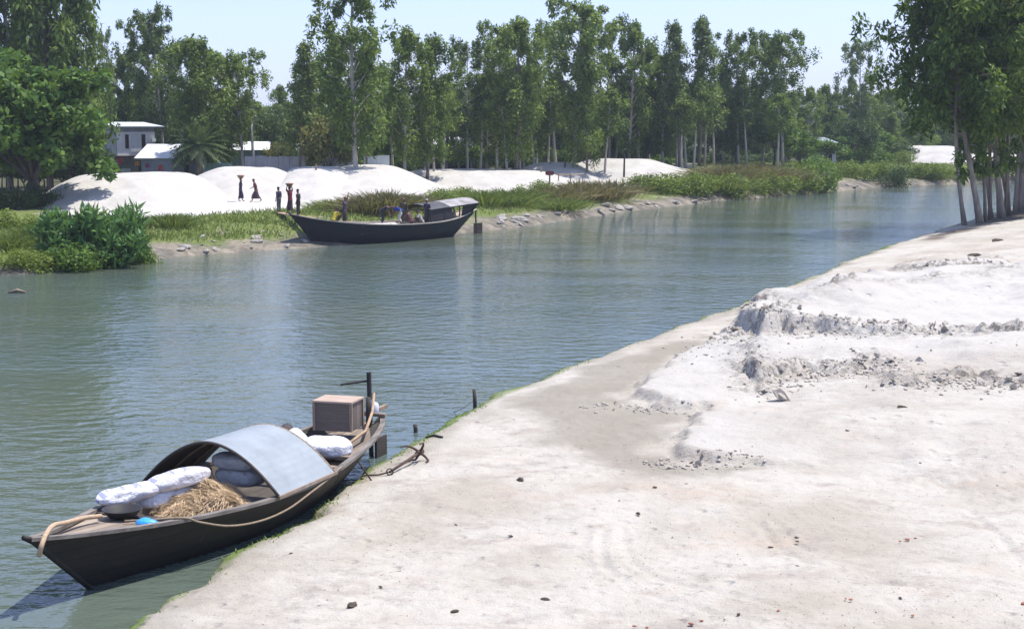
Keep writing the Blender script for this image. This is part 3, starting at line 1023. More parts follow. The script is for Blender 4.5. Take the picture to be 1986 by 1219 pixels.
for a in [
    (640, 128, 218, 48, 1, 'leafy tree with yellowing leaves left of the tallest trunk'),
    (612, 140, 240, 36, 0, 'dark leafy tree behind the yellowing one'),
    (330, 160, 215, 40, 2, 'dark leafy tree just right of the two storey house'),
    (300, 162, 190, 44, 2, 'dark leafy tree looking over the two storey house roof'),
    (225, 158, 195, 40, 0, 'leafy tree whose branches stand left over the house roof'),
    (440, 146, 240, 40, 0, 'leafy green tree left of the utility pole'),
    (520, 150, 205, 46, 2, 'dark leafy tree right of the utility pole'),
    (545, 142, 270, 30, 1, 'low yellowish shrub tree over the tin fence'),
    (745, 140, 255, 34, 0, 'leafy green tree above the right end of the tin panels'),
    (905, 150, 262, 34, 0, 'bright leafy tree right of the open tin roofed shed'),
    (1230, 166, 178, 30, 2, 'dark leafy tree deep in the shade of the middle row'),
    (1165, 168, 200, 44, 0, 'round leafy tree behind the white trunk on the broad heap'),
    (1300, 175, 225, 40, 2, 'dark leafy tree at the left of the trunk thicket'),
    (1420, 172, 240, 40, 2, 'dark leafy tree left of the pale trunk by the reddish grass'),
    (1500, 173, 215, 50, 0, 'bright leafy tree around the pale trunk at the right'),
    (1552, 172, 250, 40, 0, 'bright broad leaved tree right of the pale trunk'),
    (1600, 180, 262, 40, 0, 'spreading leafy tree behind the riverside bushes on the right'),
    (1650, 192, 225, 45, 2, 'shadowy leafy tree behind the small grey hut'),
    (1690, 205, 240, 46, 0, 'leafy tree left of the far white heap'),
    (1735, 230, 210, 50, 2, 'leafy tree behind the left end of the far white heap'),
    (1800, 245, 225, 55, 2, 'leafy tree right behind the far white heap'),
    (1880, 250, 220, 60, 2, 'leafy tree seen past the leftmost grove trunk'),
    (1960, 250, 215, 60, 2, 'leafy tree seen between the right hand grove trunks'),
]:
    broad(*a)
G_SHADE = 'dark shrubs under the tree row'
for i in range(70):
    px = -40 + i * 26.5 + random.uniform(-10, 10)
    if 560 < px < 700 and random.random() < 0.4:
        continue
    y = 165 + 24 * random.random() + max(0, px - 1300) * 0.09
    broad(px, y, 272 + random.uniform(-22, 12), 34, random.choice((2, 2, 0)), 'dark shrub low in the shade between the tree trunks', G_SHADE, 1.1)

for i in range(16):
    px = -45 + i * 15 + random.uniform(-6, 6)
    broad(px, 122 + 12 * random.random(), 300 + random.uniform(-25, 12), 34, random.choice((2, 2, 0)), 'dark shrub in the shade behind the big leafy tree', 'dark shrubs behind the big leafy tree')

# thin extra trunks seen in the thicket: young trees with small crowns
YOUNG = placer(lambda: gum_tree('young_tree', 'tree', 77, 18, 0.5, 1.6, 20, (0.36, 0.15), 0.15, col_prof, M['bark'], M['leaf_gum'], per=90))
for px, y in ((842, 138), (856, 141), (930, 146), (984, 142), (1037, 152), (1062, 156), (1172, 150), (1192, 163), (1238, 163), (1262, 168), (1312, 162),
              (1322, 158), (1330, 161), (1345, 160), (1366, 165), (1384, 164), (1448, 168), (1506, 163), (762, 139), (1010, 150)):
    x = atx(px, y)
    z = zf(x, y)
    k = (D(px, 150 + random.uniform(-15, 30), y).z - z) / 18
    YOUNG((x, y, z - 0.1), random.random() * 6, (0.9, 0.9, k), 'young slim tree with a thin pale trunk in the shade of the tree row', 'young slim trees in the row', (random.gauss(0, .03), random.gauss(0, .03)))

# the big leafy tree on the left bank
t = broad_tree('leafy_tree', 'tree', 41, 10.6, 5.0, 0.06, 190, (0.52, 0.30), 0.42, M['bark_dark'], M['leaf_broad'], per=130, droop=0.25, puff=(0.8, 1.35), squash=0.95, ntr=2)
x = atx(42, 99)
t.location = (x, 99, zf(x, 99) - 0.1)
t.rotation_euler = (0, 0, 0.6)
tag(t, 'big dark leafy tree with thick trunks at the left edge of the far bank', 'tree')

# the grove on the near bank at the right
GROVE = [
    (1876, 99.5, 438, 0.20, -0.9, 3.6, 6, 'leaning pale double trunked tree nearest the water in the right grove'),
    (1893, 98.5, 437, 0.30, -1.5, 4.4, 7, 'leftmost thick leaning tree of the right hand grove'),
    (1917, 101, 433, 0.17, -0.5, 3.4, 8, 'thin dark tree second from the water in the right hand grove'),
    (1926, 103, 431, 0.15, -1.0, 3.2, 6, 'slim slanting tree crossing behind the thick pale grove trunk'),
    (1938, 100, 431, 0.34, -0.4, 4.6, 7, 'thick pale trunked tree in the middle of the right hand grove'),
    (1957, 103, 428, 0.16, -1.2, 3.4, 8, 'thin leaning tree right of the thick pale grove trunk'),
    (1972, 101, 426, 0.20, -0.2, 3.8, 6, 'slender upright tree near the right edge of the grove'),
    (1984, 100, 424, 0.40, -0.1, 4.8, 7, 'thickest dark trunk at the right edge of the photo'),
    (1905, 104, 436, 0.14, -0.7, 2.6, 5, 'thin pale trunk between the leftmost leaning grove trees'),
    (1948, 105, 430, 0.13, -0.4, 2.6, 4, 'thin dark trunk just behind the thick pale grove trunk'),
    (1965, 99, 429, 0.15, -0.9, 2.8, 3, 'thin slanting trunk in front near the right edge of the grove'),
    (2020, 102, 420, 0.30, 0.2, 4.8, 8, 'grove tree just outside the right edge of the photo'),
]


def grove_tree(px, y, by, tr, lean, R, seed, label):
    rng = np.random.default_rng(seed * 7 + int(px))
    h = 19 + rng.random() * 3
    base = G(px, by, 0.55)
    base.z = zn(base.x, base.y) - 0.1
    root = thing('grove_tree', label, 'tree', base, 0, 'trees of the grove on the near bank')
    dy = rng.normal() * 0.5

    def axis(t):
        return Vector((lean * math.sin(min(t * 2.6, 1.57)) + 0.25 * math.sin(t * 5 + px), dy * t + 0.2 * math.sin(t * 4 + px * 2), h * t))
    mb = MB()
    ts = np.linspace(0, 0.97, 13)
    tr *= 0.58
    mb.tube([axis(t) for t in ts], [tr * (1.45 if t == 0 else 1.0) * (1 - 0.8 * t) + 0.02 for t in ts], 9)
    C, Rr = [], []
    nb = 58
    az = rng.random() * 6
    for i in range(nb):
        u = (i + 0.5) / nb
        t = 0.30 + 0.67 * u
        L = R * (0.62 + 0.6 * math.sin(u * 2.6 + 0.4)) * (0.55 + 0.65 * rng.random())
        az += 2.4 + rng.normal() * .4
        el = rng.uniform(-0.05, 0.6)
        p0 = axis(t)
        dr = Vector((math.cos(az) * math.cos(el), math.sin(az) * math.cos(el), math.sin(el)))
        p2 = p0 + dr * L
        mid = p0 + dr * L * 0.5 + Vector((0, 0, 0.3))
        mb.tube([p0, mid, p2], [tr * 0.28, tr * 0.16, 0.015], 5, cap=False)
        for q, f in ((p2, 1), (mid, 0.85), (p0.lerp(p2, 0.75), 0.8)):
            if rng.random() < 0.22:
                continue
            s = (0.55 + 0.5 * rng.random()) * f
            C.append([q.x + rng.normal() * .3, q.y + rng.normal() * .3, q.z - 0.3])
            Rr.append([s, s, s * 1.25])
    for i in range(3):      # low hanging twigs
        a = rng.random() * 6.28
        p0 = axis(0.2 + 0.05 * i)
        q = p0 + Vector((math.cos(a) * 1.3, math.sin(a) * 1.3, -0.4))
        mb.tube([p0, p0.lerp(q, 0.5) + Vector((0, 0, .2)), q], [0.035, 0.02, 0.01], 5, cap=False)
        C.append([q.x, q.y, q.z - 0.2])
        Rr.append([0.45, 0.45, 0.6])
    mb.build('trunk', M['bark_grove'] if tr > 0.1 or seed == 6 else M['bark_brown'], root, smooth=True)
    Vv, Qq = leaves(rng, np.array(C), np.array(Rr), 72, 0.44, 0.16, 0.75, 0.5)
    np_mesh('crown', Vv, Qq, M['leaf_grove'], root)


M['leaf_grove'] = leaf_mat('grove_leaves', (0.027, 0.066, 0.012), (0.078, 0.138, 0.024), (0.190, 0.255, 0.047), 0.32, 0.55)
for a in GROVE:
    grove_tree(*a)


# bushes on the far bank
def bush_mesh(kind, seed):
    rng = np.random.default_rng(seed)
    if kind == 'round':
        n = 9
        C = np.stack([rng.normal(size=n) * .38, rng.normal(size=n) * .38, 0.45 + 0.22 * rng.normal(size=n)], 1)
        R = np.stack([0.45 + .15 * rng.random(n)] * 2 + [0.35 + .15 * rng.random(n)], 1)
        return leaves(rng, C, R, 330, 0.095, 0.055, -0.2, 0.5)
    if kind == 'reed':
        n = 16
        C = np.stack([rng.normal(size=n) * .36, rng.normal(size=n) * .36, 0.18 + 0.62 * rng.random(n)], 1)
        R = np.stack([0.28 + .1 * rng.random(n)] * 2 + [0.22 + .08 * rng.random(n)], 1)
        return leaves(rng, C, R, 100, 0.26, 0.062, -0.3, 0.55)
    # blades rising from the foot and arching out
    n = {'reed': 420, 'dry': 900}[kind]
    base = rng.normal(size=(n, 3)) * np.array([0.42, 0.42, 0])
    d = base * np.array([0.9, 0.9, 0]) + rng.normal(size=(n, 3)) * 0.33
    d[:, 2] = 1.0 + 0.3 * rng.random(n)
    d /= np.linalg.norm(d, axis=1, keepdims=True)
    L = (0.55 + 0.6 * rng.random((n, 1)))
    sd = np.cross(d, rng.normal(size=(n, 3)))
    sd /= np.linalg.norm(sd, axis=1, keepdims=True)
    wd = {'reed': 0.075, 'dry': 0.02}[kind]
    a = base
    m = base + d * L * 0.6
    tip = base + d * L + np.array([0, 0, -0.18]) * L + d * np.array([1, 1, 0]) * L * 0.35
    Vv = np.stack([a, m + sd * wd, tip, m - sd * wd], 1).reshape(-1, 3)
    return Vv, np.arange(len(Vv)).reshape(-1, 4)


def bush_proto(kind, mat, seed):
    def mk():
        r = thing('bush' if kind == 'round' else ('reed_clump' if kind == 'reed' else 'grass_clump'), None, 'bush' if kind == 'round' else 'plant')
        np_mesh('foliage', *bush_mesh(kind, seed), mat, r)
        return r
    return placer(mk)


BUSH = {'r': bush_proto('round', M['leaf_bush'], 5), 'd': bush_proto('round', M['leaf_dark'], 6), 'k': bush_proto('reed', M['leaf_reed'], 7),
        'g': bush_proto('dry', M['leaf_dry'], 8), 'n': bush_proto('dry', M['grass'], 9), 'w': bush_proto('round', M['leaf_broad'], 10)}


def bush(px, by, wpx, hpx, kind, label, group='plants on the far bank'):
    """by: the photo row of the foot; found on the bank by walking outwards along the ray"""
    p = meet(px, by, 60.0, 320.0)
    x, y, z = p
    s = F_PX / y
    BUSH[kind]((x, y, z - 0.06), random.random() * 6.28, (wpx / s / 1.5, wpx / s / 1.5, hpx / s / 0.95), label, group)


BUSHES = [
    (120, 497, 120, 92, 'k', 'tall broad bladed plant at the left of the big riverside thicket'),
    (180, 505, 130, 108, 'k', 'tallest broad bladed plant in the middle of the riverside thicket'),
    (245, 500, 120, 100, 'k', 'broad bladed plant at the right of the big riverside thicket'),
    (215, 515, 120, 70, 'k', 'lower broad bladed plant leaning over the water in front of the thicket'),
    (150, 520, 120, 52, 'w', 'dark leafy bush at the water in front of the thicket'),
    (285, 512, 70, 60, 'w', 'rounded leafy bush at the right tip of the thicket by the water'),
    (95, 480, 90, 75, 'k', 'broad bladed plant behind the left side of the thicket'),
    (95, 522, 90, 34, 'r', 'bright low bush creeping along the left waterline'),
    (30, 515, 80, 34, 'r', 'bright low bush at the left edge beside the water'),
    (60, 470, 80, 40, 'n', 'tuft of yellowish grass left of the big thicket'),
    (20, 450, 80, 45, 'r', 'bush under the big leafy tree at the left edge'),
    (88, 402, 60, 44, 'd', 'dark bush right of the thick trunks of the big leafy tree'),
    (122, 398, 60, 40, 'w', 'leafy bush under the low right branches of the big leafy tree'),
    (52, 405, 60, 40, 'd', 'dark bush at the foot of the big leafy tree'),
    (12, 404, 60, 44, 'd', 'dark bush left of the thick trunks of the big leafy tree'),
    (140, 360, 60, 50, 'w', 'leafy bush at the left end of the long white heap'),
    (15, 485, 80, 40, 'n', 'tuft of pale grass at the far left of the bank'),
    (330, 440, 60, 34, 'n', 'green grass tuft right of the big thicket'),
    (700, 415, 70, 42, 'g', 'dry grass clump behind the bow of the cargo boat'),
    (745, 412, 90, 52, 'g', 'tall purplish dry grass clump behind the middle of the cargo boat'),
    (650, 408, 60, 28, 'n', 'green grass tuft behind the standing man in the bow'),
    (800, 405, 70, 34, 'g', 'dry grass clump behind the stern of the cargo boat'),
    (850, 392, 60, 28, 'r', 'round green bush above the stern roof of the cargo boat'),
    (895, 385, 60, 24, 'r', 'low green bush on the sand edge right of the stern roof'),
    (940, 400, 70, 38, 'n', 'green tuft right of the cargo boat rudder'),
    (985, 398, 80, 40, 'n', 'wide green tuft half way between cargo boat and red board'),
    (1040, 385, 60, 36, 'r', 'dark green bush at the foot of the red board'),
    (1075, 392, 70, 36, 'g', 'dry tuft right below the red board'),
    (1125, 388, 80, 46, 'g', 'reddish dry grass clump before the broad sand heap'),
    (1175, 388, 80, 46, 'g', 'dense dry grass clump left of the bare pale slope'),
    (1090, 408, 60, 30, 'n', 'green tuft above the rocks under the red board'),
    (1245, 366, 60, 30, 'r', 'dark green bush under the right end of the broad heap'),
    (1285, 372, 90, 36, 'r', 'wide green bush right of the bare pale slope'),
    (1340, 378, 90, 42, 'r', 'wide bushy mound half way to the reddish grass'),
    (1385, 370, 80, 40, 'n', 'green tuft left of the reddish grass mound'),
    (1400, 352, 90, 36, 'g', 'reddish grass mound left part above the rocks'),
    (1450, 350, 100, 40, 'g', 'reddish grass mound in the middle of the right bank'),
    (1500, 355, 90, 36, 'g', 'reddish grass mound right part below the pale trunk'),
    (1430, 378, 90, 40, 'r', 'bright bush at the waterline under the reddish grass'),
    (1490, 376, 90, 44, 'r', 'large green bush at the waterline right of the reddish grass'),
    (1545, 370, 90, 52, 'r', 'largest light green bush hanging to the water on the right bank'),
    (1585, 366, 80, 56, 'w', 'leafy bush reaching the water left of the grey rocks'),
    (1600, 335, 80, 36, 'w', 'leafy bush on the bank top behind the riverside bushes'),
    (1650, 345, 70, 34, 'r', 'green bush above the grey rocks on the right'),
    (1650, 322, 70, 36, 'w', 'dark leafy shrub on the bank top near the small hut'),
    (1700, 345, 70, 34, 'r', 'green bush above the right end of the rocks'),
    (1722, 362, 60, 42, 'd', 'dark bush dipping into the water right of the grey rocks'),
    (1700, 322, 80, 38, 'w', 'leafy shrub left of the far white heap'),
    (1745, 318, 50, 26, 'r', 'small bush at the left foot of the far white heap'),
    (1790, 345, 80, 30, 'r', 'bush on the bank below the far white heap'),
    (1835, 345, 60, 28, 'r', 'bush left of the grove trunks on the far bank'),
    (1900, 345, 70, 30, 'r', 'bush seen low between the grove trunks'),
    (1960, 342, 70, 30, 'd', 'dark bush seen low behind the thick grove trunks'),
]
for a in BUSHES:
    bush(*a)


# grass: nobody could count it
def blades(name, pts, rng, hmin, hmax, wd, mat, label):
    n = len(pts)
    d = rng.normal(size=(n, 3)) * 0.35
    d[:, 2] = 1
    L = hmin + (hmax - hmin) * rng.random((n, 1))
    sd = rng.normal(size=(n, 3)) * np.array([1, 1, 0.1])
    sd /= np.linalg.norm(sd, axis=1, keepdims=True)
    a = pts - np.array([0, 0, 0.03])
    m = a + d * L * 0.55
    tip = a + d * L * np.array([1.5, 1.5, 1])
    Vv = np.stack([a, m + sd * wd, tip, m - sd * wd], 1).reshape(-1, 3)
    o = np_mesh(name, Vv, np.arange(len(Vv)).reshape(-1, 4), mat)
    return tag(o, label, None, kind='stuff')


rng = np.random.default_rng(5)
n = 480000
a = rng.uniform(-0.38, 0.36, n)
r = rng.uniform(64, 240, n)
gx, gy = r * np.sin(a), r * np.cos(a)
gz, gs = far_h(gx, gy)
pxs = CX + F_PX * gx / (gy * CT + 5 * ST)
dens = sstep(1.6, 4.5, gs + 1.6 * fbm(gx * 0.35, gy * 0.35, 3, 111)) * sstep(12.8, 11.4, gs + 3.5 * sstep(700, 1000, pxs) + 1.2 * fbm(gx * 0.25, gy * 0.25, 3, 113) - 14 * sstep(1300, 1400, pxs))
dens = dens * (0.25 + 0.75 * sstep(-0.25, 0.15, fbm(gx * 0.3, gy * 0.3, 4, 121)))
bare = np.exp(-(((pxs - 1235) / 60) ** 2)) * sstep(12, 6, gs)
dens = dens * (1 - bare)
ok = rng.random(n) < dens
pts = np.stack([gx, gy, gz], 1)[ok]
blades('bank_grass', pts, rng, 0.10, 0.36, 0.036, M['grass'], 'rough green grass covering the slope of the far bank')

# strips of weed along the near waterline
n = 60000
k = rng.random(n) * (len(near_sh) - 1)
i = k.astype(int)
f = (k - i)[:, None]
NS = np.array([[p.x, p.y] for p in near_sh])
P2 = NS[i] * (1 - f) + NS[i + 1] * f + rng.normal(size=(n, 2)) * 0.3
gz, gs = near_h(P2[:, 0], P2[:, 1], False)[:2]
pxs = CX + F_PX * P2[:, 0] / (P2[:, 1] * CT + 6 * ST)
dn = 0.05 + 0.95 * sstep(0.0, 0.25, fbm(P2[:, 0] * 0.4, P2[:, 1] * 0.4, 3, 131)) * 0.5
dn = np.maximum(dn, 0.9 * np.exp(-((pxs - 1420) / 25) ** 2) + 0.9 * np.exp(-((pxs - 1720) / 90) ** 2) + 0.6 * np.exp(-((pxs - 560) / 40) ** 2) + 0.5 * np.exp(-((pxs - 840) / 60) ** 2))
ok = (rng.random(n) < dn) & (gs < 0.5) & (gz > 0.01) & (P2[:, 1] < 110)
pts = np.stack([P2[:, 0], P2[:, 1], gz], 1)[ok]
blades('shore_weed', pts, rng, 0.02, 0.075, 0.012, M['weed'], 'thin strip of green weed along the near waterline')

# ------------------------------------------------------------------ rocks and rubble
M['rock'] = simple('bank_rock', (0.36, 0.34, 0.31), (0.20, 0.18, 0.155), scale=2.5, rough=0.9, bumps=0.5, bdist=0.05)
M['clod'] = simple('sand_crust', (0.45, 0.41, 0.355), (0.31, 0.28, 0.235), scale=3, rough=0.95, bumps=0.5, bdist=0.02)
M['grit'] = simple('brown_grit', (0.30, 0.24, 0.18), (0.14, 0.105, 0.08), scale=1.5, rough=0.95, world=True)
M['scrap'] = simple('dark_scrap', (0.10, 0.075, 0.055), (0.05, 0.04, 0.03), scale=8, rough=0.9)
M['brick'] = simple('broken_brick', (0.34, 0.13, 0.08), (0.22, 0.09, 0.06), scale=8, rough=0.9)


def lump(name, cat, mat, seed, flat=0.55, rough=0.5):
    def mk():
        rng = np.random.default_rng(seed)
        bm = bmesh.new()
        bmesh.ops.create_icosphere(bm, subdivisions=3, radius=0.5)
        dirs = rng.normal(size=(9, 3))
        dirs /= np.linalg.norm(dirs, axis=1, keepdims=True)
        cut = 0.30 + 0.16 * rng.random(9)
        for v in bm.verts:
            p = np.array(v.co)
            for d, c in zip(dirs, cut):
                q = p @ d
                if q > c:
                    p = p - d * (q - c) * 0.92
            p = p * (1 + rough * 0.10 * rng.normal())
            v.co = (p[0], p[1] * 0.8, p[2] * flat)
        me = bpy.data.meshes.new(name)
        bm.to_mesh(me)
        bm.free()
        me.materials.append(mat)
        o = bpy.data.objects.new(name, me)
        COL.objects.link(o)
        o['category'] = cat
        return o
    return placer(mk)


ROCKS = [lump('rock', 'rock', M['rock'], s) for s in (1, 2, 3)]
rr = random.Random(4)
for k in range(120):
    seg = rr.choice(((330, 600), (330, 600), (960, 1290), (960, 1290), (960, 1290), (1300, 1560), (1600, 1760), (1600, 1760)))
    px = rr.uniform(*seg)
    i = max(j for j in range(len(far_px) - 1) if far_px[j][0] <= px)
    a, b = far_px[i], far_px[i + 1]
    py = a[1] + (b[1] - a[1]) * (px - a[0]) / (b[0] - a[0])
    g = G(px, py, 0)
    off = rr.uniform(0.6, 4.2) if px < 620 else rr.uniform(0.4, 3.0)
    x, y = g.x + rr.uniform(-.3, .3), g.y + off * 1.15
    s = rr.uniform(0.25, 1.0) * rr.choice((0.6, 0.8, 1.0)) * (0.62 if px < 620 else 1.0)
    ROCKS[k % 3]((x, y, zf(x, y) + 0.04 * s), rr.uniform(0, 6.28), (s * 1.3, s, s * 0.8), 'pale broken rock slab on the muddy edge of the far bank', 'rocks along the far waterline', (rr.gauss(0, .25), rr.gauss(0, .25)))

def slab(name, cat, mat, seed):
    """an angular plate of crusted sand: the hull of a few scattered points"""
    def mk():
        rng = np.random.default_rng(seed)
        bm = bmesh.new()
        for k in range(13):
            a, r_ = rng.random() * 6.28, 0.28 + 0.24 * rng.random()
            bm.verts.new((r_ * math.cos(a), r_ * math.sin(a) * 0.8, rng.uniform(-0.17, 0.17)))
        bmesh.ops.convex_hull(bm, input=bm.verts)
        for v in [v for v in bm.verts if not v.link_faces]:
            bm.verts.remove(v)
        bmesh.ops.subdivide_edges(bm, edges=bm.edges[:], cuts=2, use_grid_fill=True)
        for v in bm.verts:
            p = v.co
            v.co = p * (1 + 0.10 * rng.normal())
        me = bpy.data.meshes.new(name)
        bm.to_mesh(me)
        bm.free()
        me.materials.append(mat)
        o = bpy.data.objects.new(name, me)
        COL.objects.link(o)
        o['category'] = cat
        return o
    return placer(mk)


CLODS = [slab('sand_clod', 'clod', M['clod'], s) for s in (11, 12, 13, 14, 15, 16)]


def along(pts, z, n, spread, smin, smax, label, group, sink=0.24, protos=CLODS):
    W_ = [G(a, b, z) for a, b in pts]
    for k in range(n):
        t = rr.random() * (len(W_) - 1)
        i = int(t)
        p = W_[i].lerp(W_[i + 1], t - i)
        x, y = p.x + rr.gauss(0, spread), p.y + rr.gauss(0, spread)
        s = rr.uniform(smin, smax) * (0.6 if rr.random() < 0.6 else 1.0)
        rr.choice(protos)((x, y, zn(x, y) + s * (0.3 - sink)), rr.uniform(0, 6.28), (s * rr.uniform(0.7, 1.2), s * rr.uniform(0.6, 1), s * rr.uniform(.7, 1.1)), label, group,
                          (rr.gauss(0.25, .35), rr.gauss(-0.3, .35)))


along([(1405, 640), (1432, 618), (1470, 640), (1530, 645), (1620, 650), (1720, 655), (1850, 650)], 1.0, 100, 0.4, 0.12, 0.42, 'grey lump of crusted sand along the broken upper edge of the near heap', 'crust lumps on the upper edge')
along([(1500, 748), (1560, 722), (1640, 716), (1700, 712), (1760, 748), (1870, 752), (1990, 762)], 0.8, 85, 0.45, 0.10, 0.36, 'grey lump of crusted sand along the lower ledge of the near heap', 'crust lumps on the lower ledge')
along([(1870, 752), (1930, 752), (1990, 762)], 0.8, 16, 0.4, 0.25, 0.5, 'large grey crust lump at the right end of the lower ledge', 'crust lumps at the right end of the ledge')
along([(1262, 880), (1300, 895), (1380, 888), (1460, 885)], 0.5, 26, 0.22, 0.06, 0.22, 'small crumbled lump at the front toe of the near heap', 'crumbs at the front toe')
along([(1130, 782), (1200, 775), (1280, 792), (1340, 798)], 0.45, 22, 0.25, 0.05, 0.16, 'small crumbled lump at the left toe of the near heap', 'crumbs at the left toe')
along([(1770, 515), (1850, 508), (1930, 515)], 0.9, 24, 0.8, 0.2, 0.6, 'grey lump in the rubble pile behind the near heap', 'lumps of the rubble pile behind')
along([(1480, 780), (1650, 800), (1600, 690), (1800, 700)], 0.7, 18, 1.6, 0.06, 0.16, 'tiny crust crumb lying loose on the near heap slope', 'loose crumbs on the heap')
b = CLODS[2](G(1515, 764, 0.72), 0.4, (0.62, 0.5, 0.8), 'large tilted grey crust slab on the lower ledge of the near heap', None, (0.3, 0.9))

def crumbs(name, P, size, mat, label, seed):
    """countless tiny angular bits, one mesh"""
    r_ = np.random.default_rng(seed)
    n_ = len(P)
    sz = size[0] + (size[1] - size[0]) * r_.random((n_, 1)) ** 2
    base = np.array([[1, 0, 0], [0, 1, 0], [-1, 0, 0], [0, -1, 0], [0, 0, 0.8], [0, 0, -0.6]])
    Vv = P[:, None, :] + base[None] * (0.6 + 0.8 * r_.random((n_, 6, 1))) * sz[:, None, :] * 0.5
    a_ = r_.random((n_, 1)) * 6.28
    d_ = Vv - P[:, None, :]
    Vv = P[:, None, :] + np.stack([d_[..., 0] * np.cos(a_) - d_[..., 1] * np.sin(a_), d_[..., 0] * np.sin(a_) + d_[..., 1] * np.cos(a_), d_[..., 2]], -1)
    tri = np.array([[0, 1, 4], [1, 2, 4], [2, 3, 4], [3, 0, 4], [1, 0, 5], [2, 1, 5], [3, 2, 5], [0, 3, 5]])
    Qq = (np.arange(n_)[:, None, None] * 6 + tri[None]).reshape(-1, 3)
    return tag(np_mesh(name, Vv.reshape(-1, 3), Qq, mat), label, None, kind='stuff')


def strewn(lines, n_, spread, r_):
    out = []
    for pts, z in lines:
        W_ = np.array([list(G(a, b, z)[:2]) for a, b in pts])
        k_ = r_.random(n_) * (len(W_) - 1)
        i_ = k_.astype(int)
        f_ = (k_ - i_)[:, None]
        out.append(W_[i_] * (1 - f_) + W_[i_ + 1] * f_ + r_.normal(size=(n_, 2)) * spread * (0.4 + 1.2 * r_.random((n_, 1))))
    P = np.concatenate(out)
    return np.column_stack([P, near_h(P[:, 0], P[:, 1])[0] + 0.008])


rg = np.random.default_rng(8)
E1 = ([(1405, 645), (1432, 622), (1470, 645), (1530, 650), (1620, 655), (1720, 660), (1850, 655)], 1.0)
E2 = ([(1500, 752), (1560, 728), (1640, 722), (1700, 716), (1760, 752), (1870, 756), (1990, 766)], 0.8)
E3 = ([(1262, 882), (1300, 897), (1380, 890), (1470, 888)], 0.5)
E4 = ([(1130, 784), (1200, 772), (1280, 792), (1350, 800)], 0.45)
E5 = ([(1350, 690), (1400, 640), (1440, 690), (1500, 740)], 0.7)
crumbs('sand_crumbs', np.concatenate([strewn([E1, E2], 520, 0.4, rg), strewn([E5], 260, 0.6, rg), strewn([E3, E4], 90, 0.16, rg)]), (0.025, 0.12), M['clod'], 'crumbled bits of sand crust strewn along the broken edges of the near heap', 1)
ga, gr = rg.uniform(-0.36, 0.36, 9000), 14 * np.exp(rg.random(9000) * 1.1)
gxy = np.column_stack([gr * np.sin(ga), gr * np.cos(ga)])
gzz, gss = near_h(gxy[:, 0], gxy[:, 1])[:2]
okk = (gss > 0.4) & (rg.random(9000) < 0.6 * sstep(-0.1, 0.35, fbm(gxy[:, 0] * 0.5, gxy[:, 1] * 0.5, 4, 141)))
crumbs('sand_grit', np.column_stack([gxy, gzz + 0.003])[okk], (0.005, 0.026), M['grit'], 'fine brown grit scattered over the flat sand', 2)

SCRAPS = [lump('debris_scrap', 'debris', M['scrap'], s, 0.45, 0.9) for s in (21, 22)]
for k in range(18):
    px, py = rr.uniform(560, 1986), rr.uniform(905, 1210)
    if px < 1250 and py < 960 and rr.random() < .5:
        continue
    g = G(px, py, 0.45)
    s = rr.uniform(0.025, 0.065)
    SCRAPS[k % 2]((g.x, g.y, zn(g.x, g.y) + 0.012), rr.uniform(0, 6.28), (s * 1.5, s, s), 'small dark scrap lying on the flat pale sand', 'dark scraps strewn over the flat sand')
for px, py, s, lab in ((1010, 914, 0.16, 'dark clod with a lit side between anchor and near heap'), (683, 1147, 0.15, 'brown scrap on the sand near the bottom left'),
                       (1058, 1146, 0.11, 'round dark pebble near the bottom middle'), (1748, 825, 0.16, 'lone dark stone below the lower ledge'),
                       (882, 1165, 0.09, 'small dark pebble left of the bottom middle'), (1238, 988, 0.09, 'single dark pebble under the front toe of the heap'),
                       (1890, 492, 0.5, 'dark stone on the white rise at the far right'), (1935, 460, 0.5, 'dark stone near the grove on the white rise')):
    g = G(px, py, 0.5 if py > 600 else 0.9)
    SCRAPS[0]((g.x, g.y, zn(g.x, g.y) + 0.02), rr.uniform(0, 6), (s * 1.3, s, s * 1.1), lab, 'single stones on the sand')
BR = lump('brick_bit', 'brick', M['brick'], 31, 0.6, 0.8)
for px, py in ((1775, 1047), (1760, 1050), (1745, 1053), (1230, 1205), (1255, 1208), (1340, 1205), (1360, 1200), (1510, 1188), (1640, 1168), (1650, 1170), (1770, 1200), (1985, 1178), (1405, 1200), (640, 1208)):
    g = G(px, py, 0.45)
    s = rr.uniform(0.03, 0.065)
    BR((g.x, g.y, zn(g.x, g.y) + 0.015), rr.uniform(0, 6.28), (s * 1.4, s, s), 'small reddish brick bit on the sand in the foreground', 'brick bits in the foreground sand')
